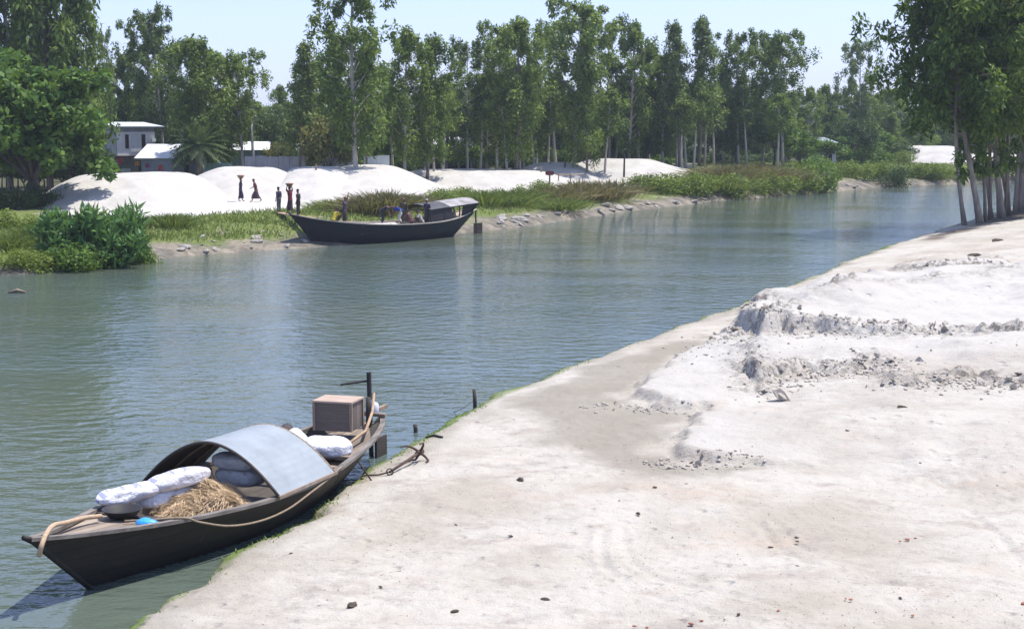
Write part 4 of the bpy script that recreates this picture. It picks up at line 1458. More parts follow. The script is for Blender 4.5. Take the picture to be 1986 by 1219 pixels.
# ------------------------------------------------------------------ boats
def plank_mat(name, c1, c2, width=0.18, along_x=True, rough=0.75):
    """weathered boards: seams every `width` metres and grain along the boards"""
    m, nt, out = new_mat(name)
    p = nt.nodes.new('ShaderNodeBsdfPrincipled')
    vec = nt.nodes.new('ShaderNodeTexCoord').outputs['Object']
    sep = nt.nodes.new('ShaderNodeSeparateXYZ')
    lk(nt, vec, sep.inputs[0])
    ax = sep.outputs[1] if along_x else sep.outputs[0]
    fr = math_n(nt, 'FRACT', math_n(nt, 'DIVIDE', ax, width))
    seam = math_n(nt, 'LESS_THAN', fr, 0.07)
    idx = math_n(nt, 'FLOOR', math_n(nt, 'DIVIDE', ax, width))
    wn = nt.nodes.new('ShaderNodeTexWhiteNoise')
    wn.noise_dimensions = '1D'
    lk(nt, idx, wn.inputs['W'])
    g = noise(nt, vec, 6, 5, 0.65, (0.5, 6, 6) if along_x else (6, 0.5, 6))
    f = math_n(nt, 'ADD', math_n(nt, 'MULTIPLY', wn.outputs[0], 0.45), math_n(nt, 'MULTIPLY', g, 0.6))
    c = ramp(nt, f, [(0.25, c2), (0.75, c1)])
    c = mixc(nt, math_n(nt, 'MULTIPLY', seam, 0.8), c, tuple(x * 0.25 for x in c2))
    lk(nt, c, p.inputs['Base Color'])
    p.inputs['Roughness'].default_value = rough
    p.inputs['Specular IOR Level'].default_value = 0.3
    lk(nt, bump(nt, math_n(nt, 'SUBTRACT', g, seam), 0.35, 0.012), p.inputs['Normal'])
    lk(nt, p.outputs[0], out.inputs[0])
    return m


def strake_mat(name, c1, c2, scuff, width=0.17):
    """tarred strakes: seams that follow the sheer, dull patches and pale scuffs"""
    m, nt, out = new_mat(name)
    p = nt.nodes.new('ShaderNodeBsdfPrincipled')
    vec = nt.nodes.new('ShaderNodeTexCoord').outputs['Object']
    sep = nt.nodes.new('ShaderNodeSeparateXYZ')
    lk(nt, vec, sep.inputs[0])
    fr = math_n(nt, 'FRACT', math_n(nt, 'DIVIDE', math_n(nt, 'ADD', sep.outputs[2], 2.0), width))
    seam = math_n(nt, 'LESS_THAN', fr, 0.09)
    n = noise(nt, vec, 2.2, 6, 0.65, (0.5, 1, 2.5))
    c = ramp(nt, n, [(0.3, c2), (0.7, c1)])
    sc = ramp_f(nt, noise(nt, vec, 5.0, 6, 0.75, (0.25, 1, 2)), 0.58, 0.72)
    c = mixc(nt, math_n(nt, 'MULTIPLY', sc, 0.6), c, scuff)
    c = mixc(nt, math_n(nt, 'MULTIPLY', seam, 0.7), c, tuple(x * 0.3 for x in c2))
    lk(nt, c, p.inputs['Base Color'])
    p.inputs['Roughness'].default_value = 0.6
    p.inputs['Specular IOR Level'].default_value = 0.3
    lk(nt, bump(nt, math_n(nt, 'SUBTRACT', n, seam), 0.5, 0.015), p.inputs['Normal'])
    lk(nt, p.outputs[0], out.inputs[0])
    return m


M['tar'] = strake_mat('tarred_wood', (0.026, 0.022, 0.020), (0.014, 0.012, 0.011), (0.065, 0.056, 0.048))
M['tar_worn'] = simple('worn_rail_wood', (0.22, 0.195, 0.17), (0.09, 0.08, 0.07), scale=4, rough=0.75, bumps=0.3, stretch=(0.5, 3, 3))
M['tar_blue'] = strake_mat('dark_blue_hull', (0.020, 0.022, 0.032), (0.012, 0.013, 0.020), (0.045, 0.045, 0.05), 0.24)
M['deck'] = plank_mat('deck_boards', (0.33, 0.27, 0.21), (0.15, 0.12, 0.095))
M['deck_pale'] = plank_mat('pale_boards', (0.55, 0.48, 0.40), (0.34, 0.29, 0.23), 0.22)
M['inner'] = simple('dark_inner_planks', (0.10, 0.085, 0.07), (0.045, 0.038, 0.032), scale=3, rough=0.8, stretch=(0.4, 2, 3))
M['tin'] = simple('grey_tin', (0.262, 0.292, 0.312), (0.20, 0.226, 0.243), scale=2.2, rough=0.5, bumps=0.35, bdist=0.02, metal=0.0, spec=0.5)
M['mat_under'] = simple('woven_lining', (0.085, 0.062, 0.046), (0.045, 0.034, 0.026), scale=20, rough=0.9, bumps=0.5)
M['wood'] = simple('old_wood', (0.30, 0.23, 0.17), (0.15, 0.115, 0.085), scale=4, rough=0.8, stretch=(4, 4, 0.6))
M['wood_dark'] = simple('dark_wood', (0.065, 0.052, 0.043), (0.03, 0.025, 0.022), scale=4, rough=0.75)
M['bamboo'] = simple('bamboo', (0.42, 0.30, 0.19), (0.26, 0.18, 0.11), scale=5, rough=0.6)
M['rope'] = simple('rope', (0.30, 0.235, 0.17), (0.16, 0.125, 0.09), scale=30, rough=0.95, bumps=0.6)
M['iron'] = simple('rusty_iron', (0.10, 0.06, 0.045), (0.045, 0.03, 0.026), scale=10, rough=0.8, bumps=0.4)
M['iron_black'] = simple('black_iron', (0.028, 0.027, 0.028), (0.016, 0.016, 0.017), scale=6, rough=0.55)


class Boat:
    def __init__(self, name, label, bow, stern, bs, gs, kz, s0, s1, hull_mat, rail_mat, inner_mat):
        d = Vector((stern.x - bow.x, stern.y - bow.y))
        self.L = d.length
        self.bs, self.gs = np.array(bs, float), np.array(gs, float)
        ang = math.atan2(d.y, d.x)
        self.t = thing(name, label, 'boat', (bow.x, bow.y, 0), ang)
        self.Mx = MATS[self.t.name]
        L = self.L
        N, K = 60, 10
        outer, inner = [], []
        for i in range(N + 1):
            u = i / N
            sg = u * L
            sk = s0 + u * (L - s0 - s1)
            b, g = self.b(sg), self.g(sg)
            k = kz + 0.12 * abs(2 * u - 1) ** 3
            row, rin = [], []
            for j in range(-K, K + 1):
                q = abs(j) / K
                lat = b * (q ** 0.42) * (1 if j > 0 else -1) if j else 0.0
                z = k + (g - k) * q ** 1.25
                s = sk + (sg - sk) * q ** 1.25
                row.append((s, lat, z))
                bi = max(b - 0.05, 0.005)
                ki = min(k + 0.22, g - 0.12)
                rin.append((min(max(s, 0.12), L - 0.1), (bi * (q ** 0.3) * (1 if j > 0 else -1)) if j else 0.0, ki + (g - 0.004 - ki) * q ** 1.2))
            outer.append(row)
            inner.append(rin)
        mb = MB()
        mb.grid(outer, flip=True)
        mb.build('hull', hull_mat, self.t, smooth=True)
        mb = MB()
        mb.grid(inner)
        mb.build('inner_planking', inner_mat, self.t, smooth=True)
        # rail: a flat capping board round the sheer, 3 mm proud
        for sgn in (-1, 1):
            P = []
            for i in range(N + 1):
                sg = i / N * L
                b, g = self.b(sg), self.g(sg)
                o_, i_ = b + 0.025, max(b - 0.085, 0.0)
                P.append([(sg, sgn * o_, g - 0.03), (sg, sgn * o_, g + 0.022), (sg, sgn * i_, g + 0.022), (sg, sgn * i_, g - 0.03)])
            mb = MB()
            mb.grid([[r[j] for r in P] for j in range(4)], flip=sgn < 0)
            mb.build('gunwale', rail_mat, self.t)

    def b(self, s):
        return float(np.interp(s, self.bs[:, 0] * self.L, self.bs[:, 1]))

    def g(self, s):
        return float(np.interp(s, self.gs[:, 0] * self.L, self.gs[:, 1]))

    def W(self, s, near, z):
        return self.Mx @ Vector((s, -near, z))

    def floor(self, name, s0, s1, z, mat, inset=0.07, n=14, cut=0.0):
        mb = MB()
        top, bot = [], []
        for i in range(n + 1):
            s = s0 + (s1 - s0) * i / n
            b = max(self.b(s) - inset, 0.02)
            zz = z(s) if callable(z) else z
            b *= min(1.0, 0.9 + 0.1 * zz / self.g(s))
            top.append([(s, -b, zz), (s, -b / 3, zz), (s, b / 3, zz), (s, b, zz)])
            bot.append([(s, -b, zz - 0.04), (s, b, zz - 0.04)])
        mb.grid(top)
        for e in (0, n):
            mb.add([top[e][0], top[e][3], bot[e][1], bot[e][0]], [(0, 1, 2, 3)])
        return mb.build(name, mat, self.t)


def smooth_table(pts, n=40):
    """a smooth profile through the listed points"""
    xs = np.linspace(0, 1, n + 1)
    P = np.array(pts)
    c = catmull([(a, b, 0) for a, b in pts], 10)
    cx, cy = np.array([p.x for p in c]), np.array([p.y for p in c])
    return list(zip(xs, np.interp(xs, cx, cy)))


# --- the covered boat at the near bank
bow, stern = G(55, 1045, 1.05), G(724, 801, 0.88)
NB = Boat('country_boat', 'black wooden country boat with an arched grey tin roof moored at the near bank', bow, stern,
          smooth_table([(0, 0.03), (0.1, 0.36), (0.23, 0.80), (0.35, 1.10), (0.45, 1.25), (0.55, 1.27), (0.65, 1.18), (0.8, 0.95), (0.92, 0.62), (1.0, 0.22)]),
          smooth_table([(0, 1.05), (0.08, 0.93), (0.2, 0.80), (0.35, 0.70), (0.5, 0.65), (0.65, 0.66), (0.8, 0.73), (0.92, 0.81), (1.0, 0.88)]),
          -0.32, 1.62, 2.1, M['tar'], M['tar_worn'], M['inner'])
t, L = NB.t, NB.L
NB.floor('fore_deck', 0.45, 2.5, lambda s: NB.g(s) - 0.05, M['deck'], 0.09)
NB.floor('bottom_boards', 2.5, 7.6, 0.20, M['inner'], 0.34)
NB.floor('stern_deck', 7.6, L - 0.12, lambda s: NB.g(s) - 0.16, M['deck'], 0.09)
for s in (2.5, 6.9, 7.6):
    mb = MB()
    b = NB.b(s) - 0.05
    mb.box((s, 0, NB.g(s) - 0.055), (0.13, 2 * b, 0.07))
    mb.build('thwart', M['wood'] if s > 6 else M['wood_dark'], t)
for k in range(7):
    s = 3.0 + 0.65 * k
    b = NB.b(s) - 0.10
    mb = MB()
    mb.tube([(s, b * math.copysign(abs(math.cos(a)) ** 0.75, math.cos(a)), 0.10 + (NB.g(s) - 0.16) * (1 - math.sin(a)) ** 1.0) for a in np.linspace(0.0, PI, 15)], 0.035, 4)
    mb.build('rib', M['wood_dark'], t)
# stem head block
mb = MB()
mb.tube([(-0.10, 0, 1.10), (0.10, 0, 1.0), (0.5, 0, 0.66), (1.0, 0, 0.24), (1.5, 0, -0.2)], [0.035, 0.05, 0.05, 0.045, 0.04], 6)
mb.build('stem', M['tar'], t, smooth=True)

# arched roof between s=4.45 and 6.65
R0, R1, RH = 4.45, 6.30, 0.80


def arch_pt(s, a, off=0.0, extra=0.06):
    """a from 0 (near foot) to pi (far foot)"""
    b = NB.b(0.5 * (R0 + R1)) * 0.35 + NB.b(s) * 0.65 + extra + off
    g = NB.g(s) + 0.03
    v = -1 + 2 * a / PI
    return (s, b * v, g + (RH + off) * (1 - abs(v) ** 1.85) * (1 - 0.03 * (s - R0)))


na, ns = 150, 8
rows = []
for i in range(ns + 1):
    s = R0 + (R1 - R0) * i / ns
    rows.append([arch_pt(s, PI * j / na, 0.0022 * math.sin(j * 2 * PI / 6)) for j in range(na + 1)])
mb = MB()
mb.grid(rows)
roof = mb.build('roof', M['tin'], t, smooth=True)
mb = MB()
mb.grid([[arch_pt(R0 + 0.01 + (R1 - R0 - 0.02) * i / ns, PI * j / 40, -0.03) for j in range(41)] for i in range(ns + 1)], flip=True)
mb.build('roof_lining', M['mat_under'], t, smooth=True)
for s, m in ((R0 - 0.015, M['wood_dark']), (R1 + 0.015, M['wood'])):
    mb = MB()
    mb.tube([arch_pt(s, PI * j / 30, -0.012) for j in range(31)], 0.026, 6)
    mb.build('roof_hoop', m, t, smooth=True)
for s in (5.2, 5.9):
    mb = MB()
    mb.tube([arch_pt(s, PI * j / 30, -0.055) for j in range(31)], 0.02, 5)
    mb.build('roof_hoop', M['bamboo'], t, smooth=True)
for a in (0.0, PI):
    mb = MB()
    p, q = Vector(arch_pt(R0 - 0.05, a, 0.012)), Vector(arch_pt(R1 + 0.05, a, 0.012))
    mb.beam(p, q, 0.035, 0.05)
    mb.build('eave_batten', M['wood'], t)
# rudder
rd = MB()
RS = L + 0.02
rd.tube([(RS, 0.06, -0.15), (RS, 0.10, 1.70)], 0.048, 8)
rud = rd.build('rudder', M['iron_black'], t)
rd = MB()
rd.box((RS + 0.10, -0.10, 0.12), (0.46, 0.05, 0.55))
rd.build('rudder_blade', M['wood_dark'], rud)
rd = MB()
rd.tube([(RS, 0.1, 1.53), (RS - 0.25, 0.60, 1.46)], 0.026, 6)
rd.build('tiller', M['iron_black'], rud)
mb = MB()
mb.beam((L - 0.10, -0.05, 0.94), (L + 0.42, -0.08, 0.96), 0.09, 0.07)
mb.beam((L - 0.3, -0.42, 0.92), (L - 0.3, 0.42, 0.92), 0.08, 0.06)
mb.build('rudder_bracket', M['wood'], t)
mb = MB()
mb.tube([(L - 0.42, -0.10, 0.7), (L - 0.42, -0.10, 1.28)], 0.05, 8)
mb.build('stern_post', M['wood_dark'], t, smooth=True)
mb = MB()
mb.tube([NB.Mx.inverted() @ NB.W(8.2, 0.52, 0.70), NB.Mx.inverted() @ NB.W(9.1, 0.50, 0.82), NB.Mx.inverted() @ NB.W(9.8, 0.30, 1.05), NB.Mx.inverted() @ NB.W(10.25, 0.12, 1.32)], [0.03, 0.032, 0.03, 0.024], 7)
mb.build('curved_brace', M['bamboo'], t, smooth=True)


# wooden engine crate on the stern
def place_box(name, label, cat, s, near, z, size, mats, rot=0.0, lid=True, parent_boat=NB):
    p = parent_boat.W(s, near, z)
    t_ = thing(name, label, cat, p, math.atan2(parent_boat.Mx[1][0], parent_boat.Mx[0][0]) + rot)
    sx, sy, sz = size
    mb = MB()
    mb.box((0, 0, sz / 2), (sx, sy, sz))
    mb.build('box_body', mats[0], t_)
    mb = MB()
    mb.box((0, 0, sz + 0.018), (sx + 0.06, sy + 0.06, 0.034))
    mb.build('lid', mats[1], t_)
    for x, y in ((-1, -1), (1, -1), (1, 1), (-1, 1)):
        mb = MB()
        mb.box((x * (sx / 2 + 0.003), y * (sy / 2 + 0.003), sz / 2 - 0.003), (0.05, 0.05, sz - 0.012))
        mb.build('corner_post', mats[2], t_)
    return t_


M['crate'] = plank_mat('crate_boards', (0.20, 0.165, 0.145), (0.10, 0.082, 0.072), 0.16, False, 0.8)
M['crate_lid'] = simple('crate_lid_wood', (0.44, 0.34, 0.27), (0.28, 0.21, 0.165), scale=3, rough=0.8, stretch=(5, 1, 1))
place_box('wooden_crate', 'grey brown wooden engine crate on the stern of the near boat', 'crate', 9.15, -0.10, NB.g(9.0) + 0.05, (0.60, 0.74, 0.54), (M['crate'], M['crate_lid'], M['wood']), 0.10)
mb = MB()
mb.lathe([(0.001, 0), (0.10, 0.0), (0.12, 0.02), (0.12, 0.2), (0.10, 0.24), (0.04, 0.27), (0.035, 0.31), (0.001, 0.312)], 16)
o = mb.build('water_jug', simple('jug_plastic', (0.55, 0.58, 0.66), (0.45, 0.48, 0.58), rough=0.4), smooth=True)
o.location = NB.W(L - 0.22, 0.10, NB.g(L - 0.22) + 0.03)
tag(o, 'small pale plastic jug behind the wooden crate at the stern', 'jug')
mb = MB()
mb.tube([(0, 0, 0), (0, 0.55, 0.02)], 0.14, 12)
o = mb.build('dark_drum', M['wood_dark'], smooth=True)
o.location = NB.W(8.35, -0.75, NB.g(8.35) + 0.02)
o.rotation_euler = (0, 0, 0.2)
tag(o, 'small dark drum lying beside the wooden crate', 'drum')


# sacks
def sack_mat(name, stripe):
    m, nt, out = new_mat(name)
    p = nt.nodes.new('ShaderNodeBsdfPrincipled')
    vec = nt.nodes.new('ShaderNodeTexCoord').outputs['Object']
    n = noise(nt, vec, 5, 4)
    c = ramp(nt, n, [(0.3, (0.52, 0.52, 0.55)), (0.65, (0.68, 0.68, 0.70))])
    if stripe:
        sep = nt.nodes.new('ShaderNodeSeparateXYZ')
        lk(nt, vec, sep.inputs[0])
        band = math_n(nt, 'COMPARE', sep.outputs[1], 0.0)
        band.node.inputs[2].default_value = stripe
        brk = ramp_f(nt, noise(nt, vec, 9, 2, 0.5, (2.2, 0.4, 0.4)), 0.50, 0.56)
        c = mixc(nt, math_n(nt, 'MULTIPLY', math_n(nt, 'MULTIPLY', band, brk), 0.75), c, (0.14, 0.17, 0.42))
    lk(nt, c, p.inputs['Base Color'])
    p.inputs['Roughness'].default_value = 0.75
    wv = noise(nt, vec, 3.2, 5, 0.6, (1, 2.5, 1))
    lk(nt, bump(nt, wv, 1.0, 0.09), p.inputs['Normal'])
    lk(nt, p.outputs[0], out.inputs[0])
    return m


M['sack'] = sack_mat('white_sackcloth', 0.0)
M['sack_print'] = sack_mat('printed_sackcloth', 0.09)


def sack(label, a, b, wid, hgt, mat, seed, roll=0.0):
    """a filled sack lying from a to b"""
    rng = np.random.default_rng(seed)
    a, b = Vector(a), Vector(b)
    L_ = (b - a).length
    n, m = 30, 26
    vs, fs = [], []
    for i in range(n + 1):
        u = i / n
        x = (u - 0.5) * L_
        prof = (1 - abs(2 * u - 1) ** 3.4) ** 0.5
        prof = max(prof, 0.0)
        if u > 0.95 or u < 0.05:
            prof = max(prof * 0.9, 0.05)
        for j in range(m):
            w_ = 2 * PI * j / m
            cw, sw = math.cos(w_), math.sin(w_)
            y = wid / 2 * prof * math.copysign(abs(cw) ** 0.75, cw)
            z = hgt / 2 * prof * math.copysign(abs(sw) ** 0.8, sw)
            k = 1 + 0.2 * float(fbm(np.array([x * 3 + seed * 3.1]), np.array([w_ * 1.3]), 3, seed)[0])
            vs.append((x, y * k, z * (k if z > 0 else 0.85)))
    for i in range(n):
        for j in range(m):
            k = (j + 1) % m
            fs.append((i * m + j, i * m + k, (i + 1) * m + k, (i + 1) * m + j))
    fs.append(tuple(range(m - 1, -1, -1)))
    fs.append(tuple(n * m + j for j in range(m)))
    mb = MB().add(vs, fs)
    o = mb.build('sack', mat, smooth=True)
    o.location = (a + b) / 2
    q = (b - a).to_track_quat('X', 'Z')
    o.rotation_mode = 'QUATERNION'
    o.rotation_quaternion = q @ Quaternion((1, 0, 0), roll)
    return tag(o, label, 'sack', 'white sacks carried by the near boat')


def GW(px, py, z):
    return G(px, py, z)


sack('long white sack with printed end lying foremost in the near boat', GW(186, 972, 0.90), GW(312, 942, 0.93), 0.36, 0.25, M['sack_print'], 2, 0.2)
sack('long white sack leaning higher between front sack and roof of the near boat', GW(284, 946, 0.95), GW(408, 912, 1.03), 0.38, 0.28, M['sack_print'], 3, 0.1)
sack('whitish sack lying under the first white sack', GW(265, 975, 0.72), GW(390, 945, 0.72), 0.5, 0.34, M['sack'], 4)
sack('bluish shaded sack lying on top in the mouth of the roof', GW(415, 888, 1.0), GW(500, 900, 0.95), 0.55, 0.30, M['sack'], 5)
sack('bluish shaded sack lying lower in the mouth of the roof', GW(425, 915, 0.72), GW(510, 930, 0.68), 0.6, 0.34, M['sack'], 6)
sack('large bright white sack lying behind the roof of the near boat', GW(585, 868, 0.80), GW(684, 868, 0.74), 0.66, 0.40, M['sack'], 7)
sack('white sack propped up against the back edge of the roof', GW(556, 838, 1.0), GW(592, 868, 0.72), 0.42, 0.36, M['sack'], 8)
sack('bluish white sack in the shade under the large white one', GW(600, 890, 0.5), GW(672, 893, 0.45), 0.6, 0.36, M['sack'], 9)


# heap of jute fibre
def jute():
    rng = np.random.default_rng(9)
    A, B = GW(292, 974, 0.72), GW(470, 958, 0.64)
    T_ = thing('jute_heap', 'tangled heap of brown jute fibre in the near boat before the roof', 'fibre heap', ((A.x + B.x) / 2, (A.y + B.y) / 2, 0.44), math.atan2(B.y - A.y, B.x - A.x))
    Lh = (B - A).length
    mb = MB()
    rows = []
    for i in range(31):
        u = i / 30
        row = []
        for j in range(19):
            v = j / 18 * 2 - 1
            hgt = 0.33 * (1 - abs(2 * u - 1.08) ** 2.6 if abs(2 * u - 1.08) < 1 else 0) ** 0.7 if abs(2 * u - 1.08) < 1 else 0
            z = hgt * max(0, 1 - v * v) ** 0.6 + 0.17 * float(fbm(np.array([u * 6.0]), np.array([v * 2.5]), 3, 4)[0])
            row.append(((u - 0.5) * Lh, v * 0.45, max(z, 0) - 0.02))
        rows.append(row)
    mb.grid(rows, flip=True)
    mb.build('heap_core', M['jute'], T_, smooth=True)
    V_, Q_ = [], []
    for k in range(7000):
        u, v = rng.random(), rng.uniform(-1, 1)
        w_ = 2 * u - 1.08
        hgt = 0.33 * max(0, 1 - abs(w_) ** 2.6) ** 0.7
        z = hgt * max(0, 1 - v * v) ** 0.6 + rng.uniform(-0.02, 0.05)
        z += 0.17 * float(fbm(np.array([u * 6.0]), np.array([v * 2.5]), 3, 4)[0])
        ang = 1.6 * float(fbm(np.array([u * 3.0]), np.array([v * 2.0 + 7]), 2, 8)[0]) * 2 + 0.4 * rng.normal()
        ln = rng.uniform(0.10, 0.30)
        p = np.array([(u - 0.5) * Lh, v * 0.45, z])
        d = np.array([math.cos(ang), math.sin(ang), rng.normal() * 0.25])
        s_ = np.array([-d[1], d[0], 0]) * rng.uniform(0.0022, 0.0055)
        sag = np.array([0, 0, -0.10 * ln - 0.25 * ln * max(0, abs(v) - 0.4)])
        base = len(V_)
        for q, f in ((0, 0.6), (0.5, 1.0), (1, 0.2)):
            c = p + d * ln * (q - 0.5) + sag * (2 * q - 1) ** 2 + np.array([0, 0, 0.03])
            V_ += [c - s_ * f, c + s_ * f]
        Q_ += [(base, base + 1, base + 3, base + 2), (base + 2, base + 3, base + 5, base + 4)]
    # a limp strand hanging forward
    np_mesh('fibre_strands', np.array(V_), np.array(Q_), M['jute_strand'], T_)


M['jute'] = simple('jute_fibre', (0.56, 0.43, 0.29), (0.34, 0.25, 0.16), scale=7, rough=0.95, bumps=1.0, bdist=0.06, stretch=(0.8, 3, 2))
M['jute_strand'] = leaf_mat('jute_strands', (0.26, 0.175, 0.105), (0.54, 0.40, 0.26), (0.70, 0.56, 0.40), 0.15, 0.8)
jute()
# pan, bag
mb = MB()
mb.lathe([(0.001, 0.0), (0.20, 0.0), (0.28, 0.10), (0.30, 0.12), (0.28, 0.115), (0.19, 0.02), (0.001, 0.02)], 22)
o = mb.build('cooking_pan', M['iron_black'], smooth=True)
o.location = GW(237, 1000, 0.78)
tag(o, 'round black pan on the fore deck under the front sack', 'pan')
rng = np.random.default_rng(3)
bm = bmesh.new()
bmesh.ops.create_icosphere(bm, subdivisions=4, radius=0.5)
for v in bm.verts:
    p = v.co
    k = 1 + 0.35 * float(fbm(np.array([p.x * 2.6 + 5]), np.array([p.y * 2.6 + p.z * 2]), 4, 2)[0])
    v.co = (p.x * 0.36 * k, p.y * 0.2 * k, p.z * 0.13 * k)
me = bpy.data.meshes.new('plastic_bag')
bm.to_mesh(me)
bm.free()
me.materials.append(simple('blue_plastic', (0.05, 0.36, 0.78), (0.03, 0.22, 0.6), scale=8, rough=0.35))
me.polygons.foreach_set('use_smooth', [True] * len(me.polygons))
o = bpy.data.objects.new('plastic_bag', me)
COL.objects.link(o)
o.location = GW(284, 1013, 0.80)
tag(o, 'crumpled bright blue plastic bag by the rail of the near boat', 'bag')

# ropes
def rope(label, pts, r, mat, name='rope', cat='rope'):
    mb = MB()
    mb.tube(catmull(pts, 8), r, 7)
    return tag(mb.build(name, mat, smooth=True, world=True), label, cat)


rope('thick tan rope hanging over the bow of the near boat', [GW(196, 1000, 0.86), GW(165, 1003, 0.92), GW(130, 1012, 1.0), D(104, 1018, 19.9), D(90, 1034, 19.5), D(81, 1056, 19.3), D(75, 1078, 19.3)], 0.035, simple('tan_rope', (0.46, 0.34, 0.23), (0.30, 0.22, 0.15), scale=30, rough=0.9), 'rope')


def side(s, out, z):
    return NB.W(s, NB.b(s) + out, z)


rope('thin brown rope sagging along the shore side of the near boat', [NB.W(2.0, 0.1, NB.g(2.0)), NB.W(2.2, 0.45, NB.g(2.2) + 0.02), side(2.45, 0.02, NB.g(2.45) + 0.04), side(2.7, 0.05, NB.g(2.7) - 0.06), side(3.3, 0.045, NB.g(3.3) - 0.22),
      side(4.0, 0.04, NB.g(4.0) - 0.27), side(4.7, 0.04, NB.g(4.7) - 0.22), side(5.4, 0.045, NB.g(5.4) - 0.10), side(6.0, 0.05, NB.g(6.0) - 0.02), side(6.7, 0.03, NB.g(6.7) + 0.04)], 0.017, M['rope'])

# anchor on the sand
def gz(px, py, dz=0.0):
    """the point of the sand seen at (px, py)"""
    z = 0.3
    for _ in range(12):
        g = G(px, py, z)
        z = zn(g.x, g.y)
    return Vector((g.x, g.y, z + dz))


a0, a1 = gz(756, 921, 0.06), gz(814, 893, 0.16)
T_ = thing('anchor', 'rusty iron grapnel anchor lying on the sand beside the near boat', 'anchor', gz(785, 905))
mb = MB()
mb.tube([a0, a1], [0.026, 0.03], 8)
mb.build('shank', M['iron'], T_, smooth=True, world=True)
mb = MB()
mb.tube([a1 + (a1 - a0) * -0.08, a1 + (a1 - a0) * 0.08], 0.055, 10)
mb.build('crown_collar', M['iron'], T_, smooth=True, world=True)
mb = MB()
pts = [a0 + Vector((0.06 * math.cos(w_), 0.02, 0.06 * math.sin(w_))) for w_ in np.linspace(0, 2 * PI, 13)]
mb.tube(pts, 0.012, 6, cap=False)
mb.build('ring', M['iron'], T_, smooth=True, world=True)
ax_ = (a1 - a0).normalized()
u_ = Vector((0, 0, 1))
u_ = (u_ - ax_ * u_.dot(ax_)).normalized()
v_ = ax_.cross(u_)
for k in range(4):
    w_ = k * PI / 2 + 0.55
    r_ = u_ * math.cos(w_) + v_ * math.sin(w_)
    pts = [a1 + r_ * (0.30 * math.sin(q)) + ax_ * (0.10 * math.sin(q) * 0.6 - 0.27 * (1 - math.cos(q))) for q in np.linspace(0, 1.75, 12)]
    pts = [Vector((p.x, p.y, max(p.z, zn(p.x, p.y) + 0.02))) for p in pts]
    mb = MB()
    mb.tube(pts, list(np.linspace(0.028, 0.012, 12)), 7)
    mb.build('fluke', M['iron'], T_, smooth=True, world=True)
rope('brown anchor rope running from the anchor to the water by the near boat', [a0 + Vector((-.02, 0, 0)), gz(735, 923, 0.03), gz(715, 924, 0.03), gz(700, 928, 0.03), NB.W(7.9, 1.25, 0.1), NB.W(7.75, 1.02, 0.55)], 0.016, M['iron'])

# stakes in the water
def stake(label, px, by, top_py, r, cat='stake', mat=None):
    g = G(px, by, 0)
    zt = D(px, top_py, g.y).z
    mb = MB()
    mb.tube([g + Vector((0.01, 0, -0.6)), g + Vector((0, 0, zt * 0.5)), g + Vector((-0.02, 0.01, zt))], [r, r * 0.95, r * 0.8], 7)
    return tag(mb.build('stake', mat or M['wood_dark'], smooth=True, world=True), label, cat)


st_ = stake('dark mooring stake standing in the water by the near shore', 921, 797, 755, 0.05)
stake('short broken stick poking out of the water beyond the anchor', 806, 838, 822, 0.05)
rope('thin dark line from the mooring stake down to the near shore', [D(921, 775, st_.location.y), G(890, 795, 0.1), gz(846, 812, 0.03), gz(838, 822, 0.02)], 0.007, M['iron_black'])
mb = MB()
pts = [gz(826, 850, 0.02), gz(842, 846, 0.03), gz(858, 849, 0.02)]
mb.tube(pts, 0.025, 6)
tag(mb.build('dark_rope_end', M['iron_black'], smooth=True, world=True), 'short dark rope end lying at the shore above the anchor', 'rope')
g = G(33, 568, 0)
mb = MB()
mb.tube([g + Vector((-0.35, 0, 0.02)), g + Vector((0, 0.1, 0.10)), g + Vector((0.35, 0, 0.03))], [0.06, 0.12, 0.05], 7, flat=0.6)
tag(mb.build('driftwood', M['wood'], smooth=True, world=True), 'piece of brown driftwood floating at the left edge', 'driftwood')
mb = MB()
pts = [gz(738, 1117, 0.012), gz(757, 1113, 0.02), gz(778, 1108, 0.012)]
mb.tube(pts, [0.008, 0.014, 0.008], 6)
tag(mb.build('twig', M['bark_brown'], smooth=True, world=True), 'thin brown twig on the sand below the near boat', 'twig')

# --- the cargo boat at the far bank
bow, stern = G(563, 415, 1.85), G(918, 405, 1.55)
FB = Boat('cargo_boat', 'long dark wooden cargo boat unloading at the far bank with a low roof aft', bow, stern,
          smooth_table([(0, 0.05), (0.08, 0.55), (0.2, 1.15), (0.35, 1.6), (0.5, 1.75), (0.65, 1.65), (0.8, 1.3), (0.92, 0.8), (1.0, 0.3)]),
          smooth_table([(0, 1.85), (0.1, 1.52), (0.25, 1.22), (0.4, 1.06), (0.55, 1.0), (0.7, 1.02), (0.82, 1.15), (0.92, 1.36), (1.0, 1.55)]),
          -0.5, 2.3, 2.4, M['tar_blue'], simple('pale_rail_wood', (0.46, 0.42, 0.36), (0.26, 0.23, 0.20), scale=3, rough=0.8, stretch=(0.5, 3, 3)), M['deck_pale'])
t, L2 = FB.t, FB.L
FB.floor('fore_deck', 0.5, 4.2, lambda s: FB.g(s) - 0.10, M['deck_pale'], 0.10)
FB.floor('hold_floor', 4.2, 9.6, 0.62, M['deck_pale'], 0.15)
FB.floor('stern_deck', 9.6, L2 - 0.2, lambda s: FB.g(s) - 0.25, M['deck_pale'], 0.10)
for s in (4.2, 6.0, 7.8, 9.6):
    mb = MB()
    mb.box((s, 0, FB.g(s) - 0.07), (0.16, 2 * FB.b(s) - 0.1, 0.08))
    mb.build('thwart', M['wood'], t)
mb = MB()
